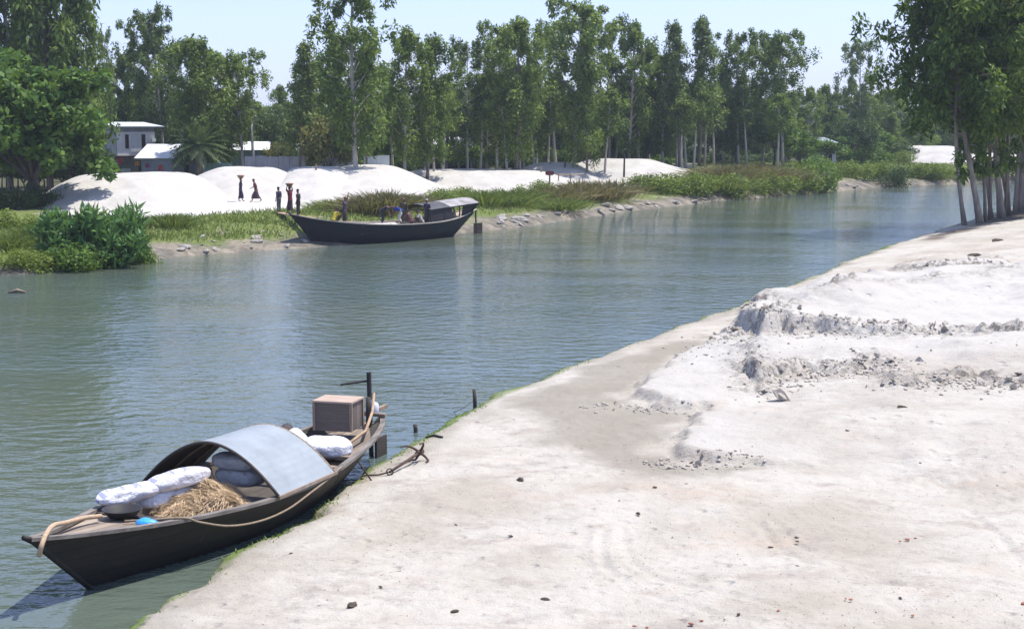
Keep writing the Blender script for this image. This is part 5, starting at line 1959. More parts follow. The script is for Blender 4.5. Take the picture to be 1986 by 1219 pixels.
mb.tube([(-0.15, 0, 1.95), (0.15, 0, 1.75), (0.9, 0, 1.0), (1.8, 0, 0.05), (2.2, 0, -0.4)], [0.05, 0.08, 0.08, 0.07, 0.06], 6)
mb.build('stem', M['tar_blue'], t, smooth=True)
# roof aft: pale sheet on top, dark walls that stand open towards the river in the middle
Q0, Q1 = 0.66 * L2, 0.955 * L2


def roof_pt(s, v, off=0.0):
    """v from -1 (near eave) to 1 (far eave)"""
    u = (s - Q0) / (Q1 - Q0)
    bw = 1.22 - 0.10 * u
    return (s, bw * v, 1.74 + 0.26 * u + 0.30 * (1 - abs(v) ** 1.8) + off)


mb = MB()
mb.grid([[roof_pt(Q0 + (Q1 - Q0) * i / 10, -1 + 2 * j / 16, 0.012 * math.sin(j * 3 + i)) for j in range(17)] for i in range(4, 11)], flip=True)
mb.build('roof', simple('pale_roof_sheet', (0.36, 0.34, 0.33), (0.13, 0.125, 0.125), scale=1.5, rough=0.6), t)
mb = MB()
mb.grid([[roof_pt(Q0 + (Q1 - Q0) * i / 10, -1 + 2 * j / 16, -0.006 + 0.012 * math.sin(j * 2 + i)) for j in range(17)] for i in range(0, 5)], flip=True)
mb.build('dark_roof_cover', simple('dark_tarpaulin', (0.075, 0.075, 0.085), (0.045, 0.045, 0.052), scale=2, rough=0.7), t)
mb = MB()
mb.grid([[roof_pt(Q0 + (Q1 - Q0) * i / 10, -1 + 2 * j / 16, -0.05) for j in range(17)] for i in range(11)])
mb.build('roof_lining', M['mat_under'], t)
mb = MB()
for v in (-1, 1):
    mb.beam(roof_pt(Q0, v, -0.03), roof_pt(Q1, v, -0.03), 0.05, 0.07)
mb.beam(roof_pt(Q0, -1, -0.03), roof_pt(Q0, 1, -0.03), 0.05, 0.07)
mb.build('roof_frame', M['tar_blue'], t)
for s in (Q0 + 0.1, Q0 + 1.3, Q0 + 2.6, Q1 - 0.25):
    for v in (-0.97, 0.97):
        x_, y_, z_ = roof_pt(s, v, -0.04)
        mb = MB()
        mb.tube([(s, math.copysign(min(abs(y_), FB.b(s) - 0.07), v), FB.g(s) - 0.2), (s, y_, z_)], 0.045, 6)
        mb.build('roof_post', M['wood_dark'], t)
screen = simple('dark_screen', (0.045, 0.045, 0.05), (0.025, 0.025, 0.03), rough=0.85)
for (sa, sb) in ((Q0 - 0.1, Q0 + 1.9), (Q0 + 2.9, Q1)):
    mb = MB()
    r0, r1 = [], []
    for i in range(9):
        s = sa + (sb - sa) * i / 8
        x_, y_, z_ = roof_pt(max(s, Q0), -1.0, -0.06)
        r0.append((s, y_ + 0.02, z_))
        r1.append((s, -min(1.15, FB.b(s) - 0.1), FB.g(s) + 0.0))
    mb.grid([r0, r1, [(a, b + 0.03, c) for a, b, c in r1], [(a, b + 0.03, c) for a, b, c in r0], r0])
    mb.build('side_screen', screen, t)
# rudder
mb = MB()
mb.tube([(L2 + 0.25, 0, -0.2), (L2 + 0.2, 0, 2.0)], 0.05, 8)
rud = mb.build('rudder', M['iron_black'], t)
mb = MB()
mb.box((L2 + 0.42, 0, 0.28), (0.75, 0.06, 0.75))
mb.build('rudder_blade', M['wood_dark'], rud)
mb = MB()
mb.tube([(L2 + 0.2, 0, 1.9), (L2 - 0.8, 0.3, 1.85)], 0.035, 6)
mb.build('tiller', M['iron_black'], rud)
# sand cargo left in the hold and a few loads
mb = MB()
rows = []
for i in range(25):
    u = i / 24
    rows.append([(4.4 + 5.0 * u, v * (FB.b(4.4 + 5 * u) * 0.72), 0.64 + 0.40 * math.sin(PI * u) ** 0.6 * (1 - v * v) ** 0.7 + 0.05 * float(fbm(np.array([u * 6]), np.array([v * 3.]), 3, 6)[0])) for v in np.linspace(-1, 1, 15)])
mb.grid(rows, flip=True)
inv = FB.Mx
mb.v = [tuple(inv @ Vector(p)) for p in mb.v]
tag(mb.build('sand_load', M['heap'], smooth=True, world=True), 'load of pale sand in the hold of the cargo boat', 'sand load')
for k, (s, nr, lab) in enumerate(((6.7, 1.15, 'dark round basket by the rail in the hold of the cargo boat'), (7.7, 1.0, 'second dark basket lying in the sand of the cargo boat'))):
    mb = MB()
    mb.lathe([(0.001, 0), (0.17, 0.0), (0.26, 0.14), (0.27, 0.16), (0.24, 0.14), (0.15, 0.03), (0.001, 0.03)], 14)
    o = mb.build('basket', M['iron_black'], smooth=True)
    o.location = FB.W(s, nr, 0.82)
    o.rotation_euler = (0.5 * k, 0.3, 0)
    tag(o, lab, 'basket', 'baskets in the cargo boat')
for k, (a, b, lab) in enumerate((((2.0, 0.2), (5.0, 0.9), 'long pale plank lying over the fore deck of the cargo boat'), ((2.6, -0.7), (5.8, -0.9), 'grey plank lying along the bank side of the cargo boat'))):
    mb = MB()
    za, zb = FB.g(a[0]) - 0.06, FB.g(b[0]) + 0.06
    mb.beam(FB.W(a[0], a[1], za), FB.W(b[0], b[1], zb), 0.26, 0.05)
    tag(mb.build('plank', M['wood'] if k else M['deck_pale'], world=True), lab, 'plank', 'planks on the cargo boat')
# gangplank from the sand to the bow
p0 = G(540, 405, 1.45)
z0 = zf(p0.x, p0.y)
mb = MB()
mb.beam((p0.x, p0.y, z0 + 0.05), FB.W(1.6, 0.0, FB.g(1.6) + 0.03), 0.5, 0.06)
tag(mb.build('gangplank', M['bamboo'], world=True), 'tan gangplank leading from the sand down to the bow of the cargo boat', 'plank')
PLANK = (Vector((p0.x, p0.y, z0 + 0.08)), FB.W(1.6, 0.0, FB.g(1.6) + 0.06))
# ------------------------------------------------------------------ people
M['skin'] = simple('brown_skin', (0.16, 0.085, 0.055), (0.12, 0.062, 0.04), scale=8, rough=0.55, bumps=0)
M['hair'] = simple('black_hair', (0.012, 0.010, 0.010), rough=0.5, bumps=0)
_cl = {}


def cloth(rgb):
    k = tuple(rgb)
    if k not in _cl:
        _cl[k] = simple('clothing', rgb, tuple(x * 0.7 for x in rgb), scale=7, rough=0.9, bumps=0.5, bdist=0.02)
    return _cl[k]


POSES = {
    # pelvis, chest, neck, head centre; then (left, right): elbow, hand; knee, ankle
    'stand': dict(pel=(0, 0, .90), che=(0, .01, 1.28), nec=(0, .01, 1.43), hea=(0, .03, 1.56), elb=((-.24, -.02, 1.10), (.24, -.02, 1.10)), han=((-.25, .06, .84), (.25, .06, .84)),
                  kne=((-.10, .03, .48), (.10, .02, .48)), ank=((-.10, .0, .08), (.10, -.02, .08))),
    'walk': dict(pel=(0, 0, .87), che=(0, .08, 1.24), nec=(0, .11, 1.39), hea=(0, .15, 1.51), elb=((-.24, -.06, 1.08), (.23, .15, 1.08)), han=((-.24, .02, .84), (.22, .36, .98)),
                 kne=((-.09, .20, .50), (.09, -.10, .48)), ank=((-.09, .30, .08), (.09, -.38, .13))),
    'carry': dict(pel=(0, 0, .90), che=(0, .02, 1.28), nec=(0, .02, 1.43), hea=(0, .03, 1.55), elb=((-.30, .05, 1.50), (.30, .05, 1.50)), han=((-.20, .05, 1.72), (.20, .05, 1.72)),
                  kne=((-.09, .10, .48), (.09, -.02, .48)), ank=((-.09, .14, .08), (.09, -.16, .10))),
    'bend': dict(pel=(0, -.08, .88), che=(0, .27, 1.06), nec=(0, .41, 1.10), hea=(0, .53, 1.08), elb=((-.24, .40, .84), (.24, .40, .84)), han=((-.16, .50, .60), (.16, .50, .60)),
                 kne=((-.12, .08, .48), (.12, .06, .48)), ank=((-.12, .0, .08), (.12, -.02, .08))),
    'crouch': dict(pel=(0, -.12, .26), che=(0, .06, .60), nec=(0, .12, .74), hea=(0, .17, .86), elb=((-.26, .22, .50), (.26, .22, .50)), han=((-.12, .42, .42), (.12, .42, .42)),
                   kne=((-.17, .30, .50), (.17, .30, .50)), ank=((-.13, .02, .08), (.13, .02, .08))),
    'reach': dict(pel=(0, 0, .90), che=(0, .03, 1.28), nec=(0, .04, 1.43), hea=(0, .07, 1.55), elb=((-.26, .06, 1.56), (.26, .20, 1.22)), han=((-.20, .16, 1.82), (.22, .42, 1.36)),
                  kne=((-.10, .03, .48), (.10, .02, .48)), ank=((-.10, .0, .08), (.10, -.02, .08))),
}


def body_mesh(P):
    bm = bmesh.new()
    ly = bm.verts.layers.skin.verify()

    def V(p, r, root=False):
        v = bm.verts.new(p)
        v[ly].radius = (r, r) if not hasattr(r, '__len__') else r
        v[ly].use_root = root
        return v

    def E(a, b):
        bm.edges.new((a, b))
    pel = V(P['pel'], (.135, .10), True)
    pv, cv = Vector(P['pel']), Vector(P['che'])
    wai = V(pv.lerp(cv, .45), (.12, .085))
    che = V(P['che'], (.145, .10))
    nec = V(P['nec'], .05)
    hv = Vector(P['hea'])
    nv = Vector(P['nec'])
    up = (hv - nv).normalized()
    jaw = V(hv - up * .035 + Vector((0, .018, 0)), (.070, .078))
    cro = V(hv + up * .055, (.076, .088))
    top = V(hv + up * .10, (.045, .05))
    for a, b in ((pel, wai), (wai, che), (che, nec), (nec, jaw), (jaw, cro), (cro, top)):
        E(a, b)
    nose = V(hv + Vector((0, .105, -.01)), .014)
    E(jaw, nose)
    for k, sx in ((0, -1), (1, 1)):
        sh = V(cv + Vector((sx * .175, 0, .085)), .058)
        el, ha = Vector(P['elb'][k]), Vector(P['han'][k])
        ev = V(el, .040)
        fd = (ha - el).normalized()
        wr = V(ha - fd * .05, .026)
        pm = V(ha + fd * .02, (.038, .022))
        E(che, sh), E(sh, ev), E(ev, wr), E(wr, pm)
        sd = fd.cross(Vector((0, 1, 0.3)))
        sd = sd.normalized() if sd.length > .1 else Vector((1, 0, 0))
        nr = fd.cross(sd).normalized()
        for q, ln in ((-1.5, .068), (-.5, .080), (.5, .076), (1.5, .060)):
            b0 = V(ha + fd * .06 + sd * q * .021, .0095)
            b1 = V(ha + fd * (.06 + ln * .55) + sd * q * .022 + nr * .012, .009)
            b2 = V(ha + fd * (.06 + ln * .9) + sd * q * .022 + nr * .035, .0075)
            E(pm, b0), E(b0, b1), E(b1, b2)
        t0 = V(ha + fd * .015 - sd * sx * .045 + nr * .01, .011)
        t1 = V(ha + fd * .06 - sd * sx * .062 + nr * .02, .009)
        E(pm, t0), E(t0, t1)
        hip = V(pv + Vector((sx * .09, 0, -.06)), .090)
        kn, an = Vector(P['kne'][k]), Vector(P['ank'][k])
        kv = V(kn, .058)
        cf = V(kn.lerp(an, .35) + Vector((0, -.012, 0)), .054)
        av = V(an, .036)
        to = V(an + Vector((0, .15, -.045)), (.040, .022))
        E(pel, hip), E(hip, kv), E(kv, cf), E(cf, av), E(av, to)
    me = bpy.data.meshes.new('tmp')
    bm.to_mesh(me)
    bm.free()
    o = bpy.data.objects.new('tmp', me)
    COL.objects.link(o)
    md = o.modifiers.new('s', 'SKIN')
    md.use_smooth_shade = True
    sb = o.modifiers.new('u', 'SUBSURF')
    sb.levels = sb.render_levels = 1
    dg = bpy.context.evaluated_depsgraph_get()
    r = bpy.data.meshes.new_from_object(o.evaluated_get(dg))
    bpy.data.objects.remove(o)
    return r


_bodies = {}


def loft(mb, rings, n=14):
    """closed tube through rings of (centre, half width vector, half depth vector)"""
    vs, fs = [], []
    for c, a, b in rings:
        for j in range(n):
            w_ = 2 * PI * j / n
            vs.append(c + a * math.cos(w_) + b * math.sin(w_))
    for i in range(len(rings) - 1):
        for j in range(n):
            k = (j + 1) % n
            fs.append((i * n + j, i * n + k, (i + 1) * n + k, (i + 1) * n + j))
    return mb.add(vs, fs)


def person(label, pose, loc, face, shirt, lower, kind='lungi', head=None, scale=1.0, sleeves=True):
    """face: heading in degrees, 0 looks away from the camera, 90 to the left"""
    P = POSES[pose]
    if pose not in _bodies:
        _bodies[pose] = body_mesh(P)
    rz = math.radians(face)
    t = thing('person', label, 'person', loc, rz, 'workers at the far bank')
    t.scale = (scale,) * 3
    me = _bodies[pose]
    if not me.materials:
        me.materials.append(M['skin'])
    o = bpy.data.objects.new('body', me)
    COL.objects.link(o)
    o.parent = t
    pv, cv, nv, hv = (Vector(P[k]) for k in ('pel', 'che', 'nec', 'hea'))
    X = Vector((1, 0, 0))
    ax = (cv - pv).normalized()
    fw = ax.cross(X).normalized() * -1
    if shirt:
        mb = MB()
        rings = []
        for f, wx, dy in ((-.18, .175, .135), (.1, .160, .118), (.45, .152, .112), (.8, .178, .128), (1.05, .20, .128), (1.22, .175, .10), (1.34, .085, .075)):
            c = pv + (cv - pv) * f
            if f > 1.1:
                c = cv + (nv - cv) * (f - 1.0) * 2.4
            rings.append((c, X * wx, fw * dy))
        loft(mb, rings)
        if sleeves:
            for k, sx in ((0, -1), (1, 1)):
                s0 = cv + Vector((sx * .155, 0, .085))
                e0 = s0.lerp(Vector(P['elb'][k]), .85)
                mb.tube([s0, s0.lerp(e0, .5), e0], [.078, .066, .058], 9, cap=False)
        mb.build('shirt', cloth(shirt), t, smooth=True)
    mb = MB()
    kl, kr = Vector(P['kne'][0]), Vector(P['kne'][1])
    al, ar = Vector(P['ank'][0]), Vector(P['ank'][1])
    if kind == 'lungi':
        rings = [(pv + ax * .10, X * .160, fw * .125)]
        for f in (0, .35, .7, 1.0):
            l = (pv + Vector((-.09, 0, -.05))).lerp(kl, f)
            r = (pv + Vector((.09, 0, -.05))).lerp(kr, f)
            c = (l + r) / 2
            d = (r - l) / 2
            rings.append((c, X * (abs(d.x) + .10), Vector((0, abs(d.y) + .115, 0)) if abs(ax.z) > .6 and pose != 'crouch' else Vector((0, abs(d.y) + .06, .11))))
        for f in (.3, .62):
            l, r = kl.lerp(al, f), kr.lerp(ar, f)
            c = (l + r) / 2
            d = (r - l) / 2
            rings.append((c, X * (abs(d.x) + .095), Vector((0, abs(d.y) + .10, 0))))
        loft(mb, rings)
        mb.build('lungi', cloth(lower), t, smooth=True)
    else:
        loft(mb, [(pv + ax * .10, X * .155, fw * .12), (pv, X * .170, fw * .13), (pv + Vector((0, 0, -.09)), X * .165, fw * .12)])
        for kn, an, sx in ((kl, al, -1), (kr, ar, 1)):
            h0 = pv + Vector((sx * .085, 0, -.04))
            mb.tube([h0, h0.lerp(kn, .5), kn, kn.lerp(an, .5), kn.lerp(an, .92)], [.105, .09, .074, .066, .06], 9, cap=False)
        mb.build('trousers', cloth(lower), t, smooth=True)
    mb = MB()
    vs, fs = [], []
    up = (hv - nv).normalized()
    q = up.rotation_difference(Vector((0, 0, 1))).inverted()
    n, m = 14, 7
    for i in range(m + 1):
        e = i / m * 1.75
        for j in range(n):
            w_ = 2 * PI * j / n
            e2 = e * (0.72 if math.sin(w_) > 0.3 else 1.0)
            vs.append(hv + q @ (Vector((math.sin(e2) * math.cos(w_) * .092, math.sin(e2) * math.sin(w_) * .108 - .004, math.cos(e2) * .112 + .035))))
    for i in range(m):
        for j in range(n):
            k = (j + 1) % n
            fs.append((i * n + j, (i + 1) * n + j, (i + 1) * n + k, i * n + k))
    mb.add(vs, fs)
    mb.build('head_cloth' if head else 'hair', cloth(head) if head else M['hair'], t, smooth=True)
    return t


M['basket'] = simple('woven_basket', (0.25, 0.16, 0.10), (0.13, 0.085, 0.055), scale=25, rough=0.9, bumps=0.6)


def head_basket(label, p, scale=1.0):
    """a round basket with a heap of sand, standing on a carrier's head"""
    t = thing('basket', label, 'basket', p, 0, 'baskets carried on the head')
    t.scale = (scale,) * 3
    mb = MB()
    mb.lathe([(0.001, 0), (0.14, 0.0), (0.25, 0.16), (0.28, 0.22), (0.265, 0.22), (0.235, 0.16), (0.001, 0.15)], 18)
    mb.build('basket_wall', M['basket'], t, smooth=True)
    mb = MB()
    mb.lathe([(0.25, 0.185), (0.18, 0.24), (0.08, 0.285), (0.001, 0.29)], 18)
    mb.build('basket_load', M['crate_lid'], t, smooth=True)
    return t


def bank_pt(px, py):
    """walk outwards along the ray until it meets the far bank or a sand heap"""
    return meet(px, py, 85.0, 200.0)


b = bank_pt(467, 391)
person('carrier in a dark long wrap with a round basket on the head', 'carry', b, -75, (0.05, 0.04, 0.07), (0.035, 0.03, 0.06), 'lungi')
head_basket('brown round basket on the head of the leftmost carrier', b + Vector((0.03, 0, 1.67)))
b = bank_pt(497, 392)
person('person in maroon shirt striding with legs wide apart over the white sand', 'walk', b, 100, (0.13, 0.05, 0.06), (0.06, 0.04, 0.055), 'lungi')
u = PLANK[0].lerp(PLANK[1], 0.02)
person('slim person in dark blue shirt and grey trousers at the top of the gangplank', 'stand', u, 60, (0.035, 0.035, 0.08), (0.12, 0.13, 0.14), 'trousers', scale=0.95)
u = PLANK[0].lerp(PLANK[1], 0.38)
person('carrier in a dark red shirt coming off the boat with a basket on the head', 'carry', u, 60, (0.17, 0.03, 0.04), (0.05, 0.03, 0.04), 'lungi')
head_basket('shallow basket on the head of the red shirted carrier', u + Vector((-0.03, 0, 1.67)), 0.9)
u = PLANK[0].lerp(PLANK[1], 0.62)
person('person in plain dark clothes right behind the red shirted carrier', 'stand', u, 75, (0.035, 0.035, 0.04), (0.05, 0.03, 0.035), 'trousers', scale=0.92)


def on_boat(px, near, deck):
    """the deck point of the cargo boat seen at column px"""
    best = None
    for k in range(400):
        s = L2 * k / 400
        p = FB.W(s, near, deck(s))
        zc = p.y * CT + (HC - p.z) * ST
        q = CX + F_PX * p.x / zc
        if best is None or abs(q - px) < best[0]:
            best = (abs(q - px), p)
    return best[1]


fd = lambda s: FB.g(s) - 0.09 if s < 4.2 else 0.75
hold = lambda s: 0.80 + 0.12 * math.sin(max(0, min(1, (s - 4.4) / 5)) * PI)
for lab, pose, px, near, dk, face, sh, lo, kd, hd in (
    ('worker in a yellow shirt crouching in the bow of the cargo boat', 'crouch', 650, -0.25, fd, -40, (0.50, 0.42, 0.05), (0.10, 0.09, 0.04), 'lungi', None),
    ('tall worker in greyish purple shirt standing in the bow half of the cargo boat', 'reach', 669, 0.1, fd, -110, (0.09, 0.075, 0.115), (0.045, 0.03, 0.04), 'lungi', (0.16, 0.07, 0.06)),
    ('worker in black bending forward in the middle of the cargo boat', 'bend', 741, -0.2, hold, -90, (0.03, 0.03, 0.045), (0.03, 0.04, 0.05), 'lungi', None),
    ('worker in bright blue shirt and white wrap bending over the sand load', 'bend', 776, 0.3, hold, 100, (0.02, 0.04, 0.22), (0.50, 0.49, 0.44), 'lungi', None),
    ('worker in olive clothes standing behind the blue shirted one', 'stand', 783, -0.8, hold, 180, (0.07, 0.07, 0.035), (0.05, 0.05, 0.03), 'lungi', (0.20, 0.09, 0.10)),
    ('worker in maroon crouching at the front edge of the boat roof', 'crouch', 795, 0.4, hold, 60, (0.12, 0.05, 0.06), (0.08, 0.075, 0.06), 'lungi', None),
    ('worker in a pale grey shirt crouching by the rail in front of the roof', 'crouch', 815, 0.8, hold, 100, (0.42, 0.41, 0.38), (0.06, 0.06, 0.055), 'lungi', None),
    ('worker in dark clothes with a pale head cloth standing by the roof post', 'stand', 828, 0.85, hold, 150, (0.045, 0.04, 0.075), (0.05, 0.04, 0.05), 'lungi', (0.40, 0.34, 0.40)),
):
    person(lab, pose, on_boat(px, near, dk), face, sh, lo, kd, hd, 0.93)
b = on_boat(860, 0.55, lambda s: FB.g(s) - 0.24)
mb = MB()
mb.lathe([(0.001, 0), (0.16, 0.0), (0.2, 0.08), (0.19, 0.28), (0.10, 0.36), (0.06, 0.44), (0.001, 0.445)], 16)
o = mb.build('water_can', simple('white_plastic', (0.7, 0.7, 0.72), rough=0.4), smooth=True)
o.location = b
tag(o, 'round white water can under the roof of the cargo boat', 'can')

# ------------------------------------------------------------------ the hamlet behind the sand
def tin_mat(name, c1, c2, pitch=0.12, rough=0.5):
    m, nt, out = new_mat(name)
    p = nt.nodes.new('ShaderNodeBsdfPrincipled')
    vec = nt.nodes.new('ShaderNodeTexCoord').outputs['Object']
    sep = nt.nodes.new('ShaderNodeSeparateXYZ')
    lk(nt, vec, sep.inputs[0])
    ridge = math_n(nt, 'SINE', math_n(nt, 'MULTIPLY', math_n(nt, 'ADD', sep.outputs[0], math_n(nt, 'MULTIPLY', sep.outputs[1], 0.7)), 2 * PI / pitch))
    n = noise(nt, vec, 1.6, 5, 0.65, (1, 1, 0.5))
    c = ramp(nt, n, [(0.3, c2), (0.65, c1)])
    rust = ramp_f(nt, noise(nt, vec, 3.5, 5, 0.7, (1, 1, 0.3)), 0.60, 0.72)
    c = mixc(nt, math_n(nt, 'MULTIPLY', rust, 0.35), c, (0.16, 0.10, 0.075))
    lk(nt, c, p.inputs['Base Color'])
    p.inputs['Roughness'].default_value = rough
    lk(nt, bump(nt, ridge, 0.6, 0.03), p.inputs['Normal'])
    lk(nt, p.outputs[0], out.inputs[0])
    return m


M['tin_grey'] = tin_mat('weathered_tin', (0.34, 0.35, 0.39), (0.24, 0.25, 0.29))
M['tin_pale'] = tin_mat('pale_tin', (0.58, 0.62, 0.64), (0.45, 0.50, 0.53))
M['tin_white'] = tin_mat('bright_tin', (0.74, 0.74, 0.74), (0.66, 0.66, 0.66))
M['tin_blue'] = tin_mat('bluish_tin', (0.30, 0.34, 0.38), (0.21, 0.25, 0.29))
M['tin_teal'] = tin_mat('teal_tin', (0.20, 0.34, 0.33), (0.14, 0.25, 0.25))
M['white_wall'] = simple('whitewash', (0.84, 0.82, 0.80), (0.70, 0.68, 0.66), scale=2, rough=0.9)
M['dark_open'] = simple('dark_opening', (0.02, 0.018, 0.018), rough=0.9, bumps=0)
M['concrete'] = simple('concrete', (0.36, 0.36, 0.37), (0.26, 0.26, 0.27), scale=3, rough=0.9)


def frame_at(px, y):
    x = atx(px, y)
    return Vector((x, y, zf(x, y)))


def zat(px, py, y):
    return D(px, py, y).z


# two storey house: local x along the lit front, local y away from it
y0 = 139.0
c0 = frame_at(228, y0)
S0 = F_PX / y0
rz = math.radians(35)
hz = lambda py: zat(228, py, y0) - c0.z
HT = thing('stilt_house', 'two storey tin house with flat grey roof and whitewashed upper front', 'house', c0, rz)
WF, WD = 3.75, 4.7
zr, zfl = hz(247), hz(302)
mb = MB()
mb.box((WF / 2, WD / 2, (zr + zfl) / 2), (WF, WD, zr - zfl))
wall = mb.build('upper_wall', M['tin_grey'], HT)
mb = MB()
mb.box((WF / 2 + 0.02, -0.03, zfl + 0.42 * (zr - zfl)), (WF - 0.06, 0.06, 0.84 * (zr - zfl)))
mb.build('white_front', M['white_wall'], HT)
for x_, w_ in ((1.02, 0.34), (2.62, 0.36)):
    mb = MB()
    mb.box((x_, -0.075, zfl + 0.50 * (zr - zfl)), (w_, 0.05, 0.50 * (zr - zfl)))
    f_ = mb.build('window', simple('dark_shutter', (0.06, 0.025, 0.03), rough=0.8), HT)
mb = MB()
mb.box((1.85, -0.085, zfl + 0.46 * (zr - zfl)), (1.0, 0.05, 0.66 * (zr - zfl)))
mb.build('shutter_panel', M['tin_white'], HT)
mb = MB()
mb.box((3.55, -0.22, zfl + 0.55 * (zr - zfl)), (0.36, 0.30, 0.32))
mb.build('wall_box', M['white_wall'], HT)
mb = MB()
q = Matrix.Rotation(math.radians(4.5), 3, 'X')
mb.box((WF / 2 + 0.35, WD / 2, zr + 0.26), (WF + 1.1, WD + 0.7, 0.10), q)
mb.build('roof', M['tin_pale'], HT)
mb = MB()
mb.box((WF / 2 + 0.1, -0.35, zfl - 0.05), (WF + 0.4, 0.75, 0.10))
mb.box((WF / 2, WD / 2 + 0.02, zfl - 0.13), (WF, WD, 0.16))
mb.build('floor_slab', M['wood_dark'], HT)
for x_, y_ in ((0.08, 0.1), (WF - 0.1, 0.1), (0.08, WD - 0.1), (WF - 0.1, WD - 0.1), (WF / 2, 0.1)):
    mb = MB()
    mb.box((x_, y_, (zfl - 0.2) / 2 - 0.2), (0.16, 0.16, zfl - 0.2 + 0.4))
    mb.build('stilt', M['wood'], HT)
mb = MB()
mb.box((WF / 2, WD * 0.6, (zfl - 0.24) / 2 - 0.15), (WF - 0.3, 0.08, zfl - 0.24 + 0.3))
mb.build('lower_wall', M['tin_blue'], HT)
mb = MB()
mb.box((0.85, -0.02, 0.62), (0.85, 0.06, 1.7))
mb.build('lower_door', M['tin_pale'], HT)


def shed(name, label, px0, px1, y, ridge_py, eave_py, base_py, depth, rot, wall_mat, roof_mat, opening=None, cat='shed', over=0.3):
    """a lean-to roof sloping to the river over a tin wall"""
    c = frame_at(px0, y)
    w_ = (px1 - px0) / (F_PX / y)
    zr_, ze_ = zat(px0, ridge_py, y) - c.z, zat(px0, eave_py, y) - c.z
    t = thing(name, label, cat, c, math.radians(rot))
    mb = MB()
    mb.add([(0, 0, -0.3), (w_, 0, -0.3), (w_, 0, ze_ - 0.02), (0, 0, ze_ - 0.02), (0, depth, -0.3), (w_, depth, -0.3), (w_, depth, zr_ - 0.04), (0, depth, zr_ - 0.04)],
           [(0, 1, 2, 3), (1, 5, 6, 2), (5, 4, 7, 6), (4, 0, 3, 7), (3, 2, 6, 7)])
    mb.build('wall', wall_mat, t)
    mb = MB()
    a, b = Vector((w_ / 2, -over, ze_ - over * (zr_ - ze_) / depth)), Vector((w_ / 2, depth + 0.1, zr_ + 0.02))
    d = (b - a)
    q = Matrix.Rotation(math.atan2(d.z, math.hypot(d.x, d.y)), 3, 'X')
    mb.box((a + b) / 2 + Vector((0, 0, 0.05)), (w_ + 0.4, d.length, 0.05), q)
    mb.build('roof', roof_mat, t)
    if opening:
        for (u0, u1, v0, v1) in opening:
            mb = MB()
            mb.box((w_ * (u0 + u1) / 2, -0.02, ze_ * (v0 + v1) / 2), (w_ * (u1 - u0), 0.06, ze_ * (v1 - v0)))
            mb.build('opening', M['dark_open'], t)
    return t


shed('tin_shed', 'low bluish tin shed with a bright white sloping roof beside the two storey house', 268, 338, 134, 282, 306, 336, 3.2, -6, M['tin_blue'], M['tin_white'], [(0.02, 0.1, 0, 0.9)])
shed('tin_hut', 'small dark hut half hidden behind the date palm', 342, 384, 138, 296, 303, 336, 2.5, -4, M['tin_blue'], M['tin_grey'], [(0.3, 0.6, 0, 0.7)], 'hut')
shed('teal_hut', 'teal tin hut with a white roof beside the utility pole', 452, 520, 142, 277, 291, 330, 3.4, 8, M['tin_teal'], M['tin_white'], [(0.35, 0.95, 0.35, 0.75)], 'hut')
shed('tin_hut', 'low hut with a whitish roof peeping out between the yellowing shrubs', 572, 618, 150, 281, 292, 330, 3, 4, M['tin_grey'], M['tin_white'], None, 'hut')
shed('open_shed', 'wide dark open shed with a bright tin roof under the trees', 822, 915, 150, 268, 288, 330, 4.5, 3, M['tin_blue'], M['tin_white'], [(0.05, 0.4, 0, 0.9), (0.45, 0.7, 0, 0.9), (0.75, 0.97, 0, 0.85)])
shed('tin_hut', 'small grey hut half hidden by shrubs on the right bank', 1600, 1624, 184, 268, 277, 320, 3, 20, M['tin_grey'], M['tin_blue'], [(0.3, 0.6, 0, 0.6)], 'hut')


def tin_fence(label, px0, px1, y, t0, t1, mat, n, name='tin_fence'):
    a, b = frame_at(px0, y), frame_at(px1, y)
    t = thing(name, label, 'fence', a, 0, 'tin fences of the hamlet')
    h0, h1 = zat(px0, t0, y) - a.z, zat(px1, t1, y) - a.z
    for k in range(n):
        u0, u1 = k / n, (k + 1) / n - 0.004
        hh = h0 + (h1 - h0) * (u0 + u1) / 2 + random.uniform(-.06, .06)
        mb = MB()
        xa, xb = (b.x - a.x) * u0, (b.x - a.x) * u1
        yo = 0.03 * (k % 2)
        mb.box(((xa + xb) / 2, yo, hh / 2 - 0.2), (xb - xa, 0.03, hh + 0.4))
        mb.build('panel', mat, t)
    for k in range(n + 1):
        mb = MB()
        mb.box(((b.x - a.x) * k / n, 0.10, h0 / 2 - 0.1), (0.09, 0.09, h0 + 0.3))
        mb.build('post', M['wood_dark'], t)
    return t


tin_fence('dark bluish grey tin fence right of the teal hut', 476, 606, 131, 303, 303, M['tin_grey'], 6)
tin_fence('light grey tin fence panels behind the third white heap', 610, 690, 129, 303, 306, M['tin_pale'], 4)
tin_fence('short light tin fence piece right of the tallest trunk', 706, 756, 128, 302, 302, M['tin_pale'], 2)
tin_fence('dull tin fence between the low shed and the teal hut', 392, 452, 133, 316, 316, M['tin_teal'], 3)

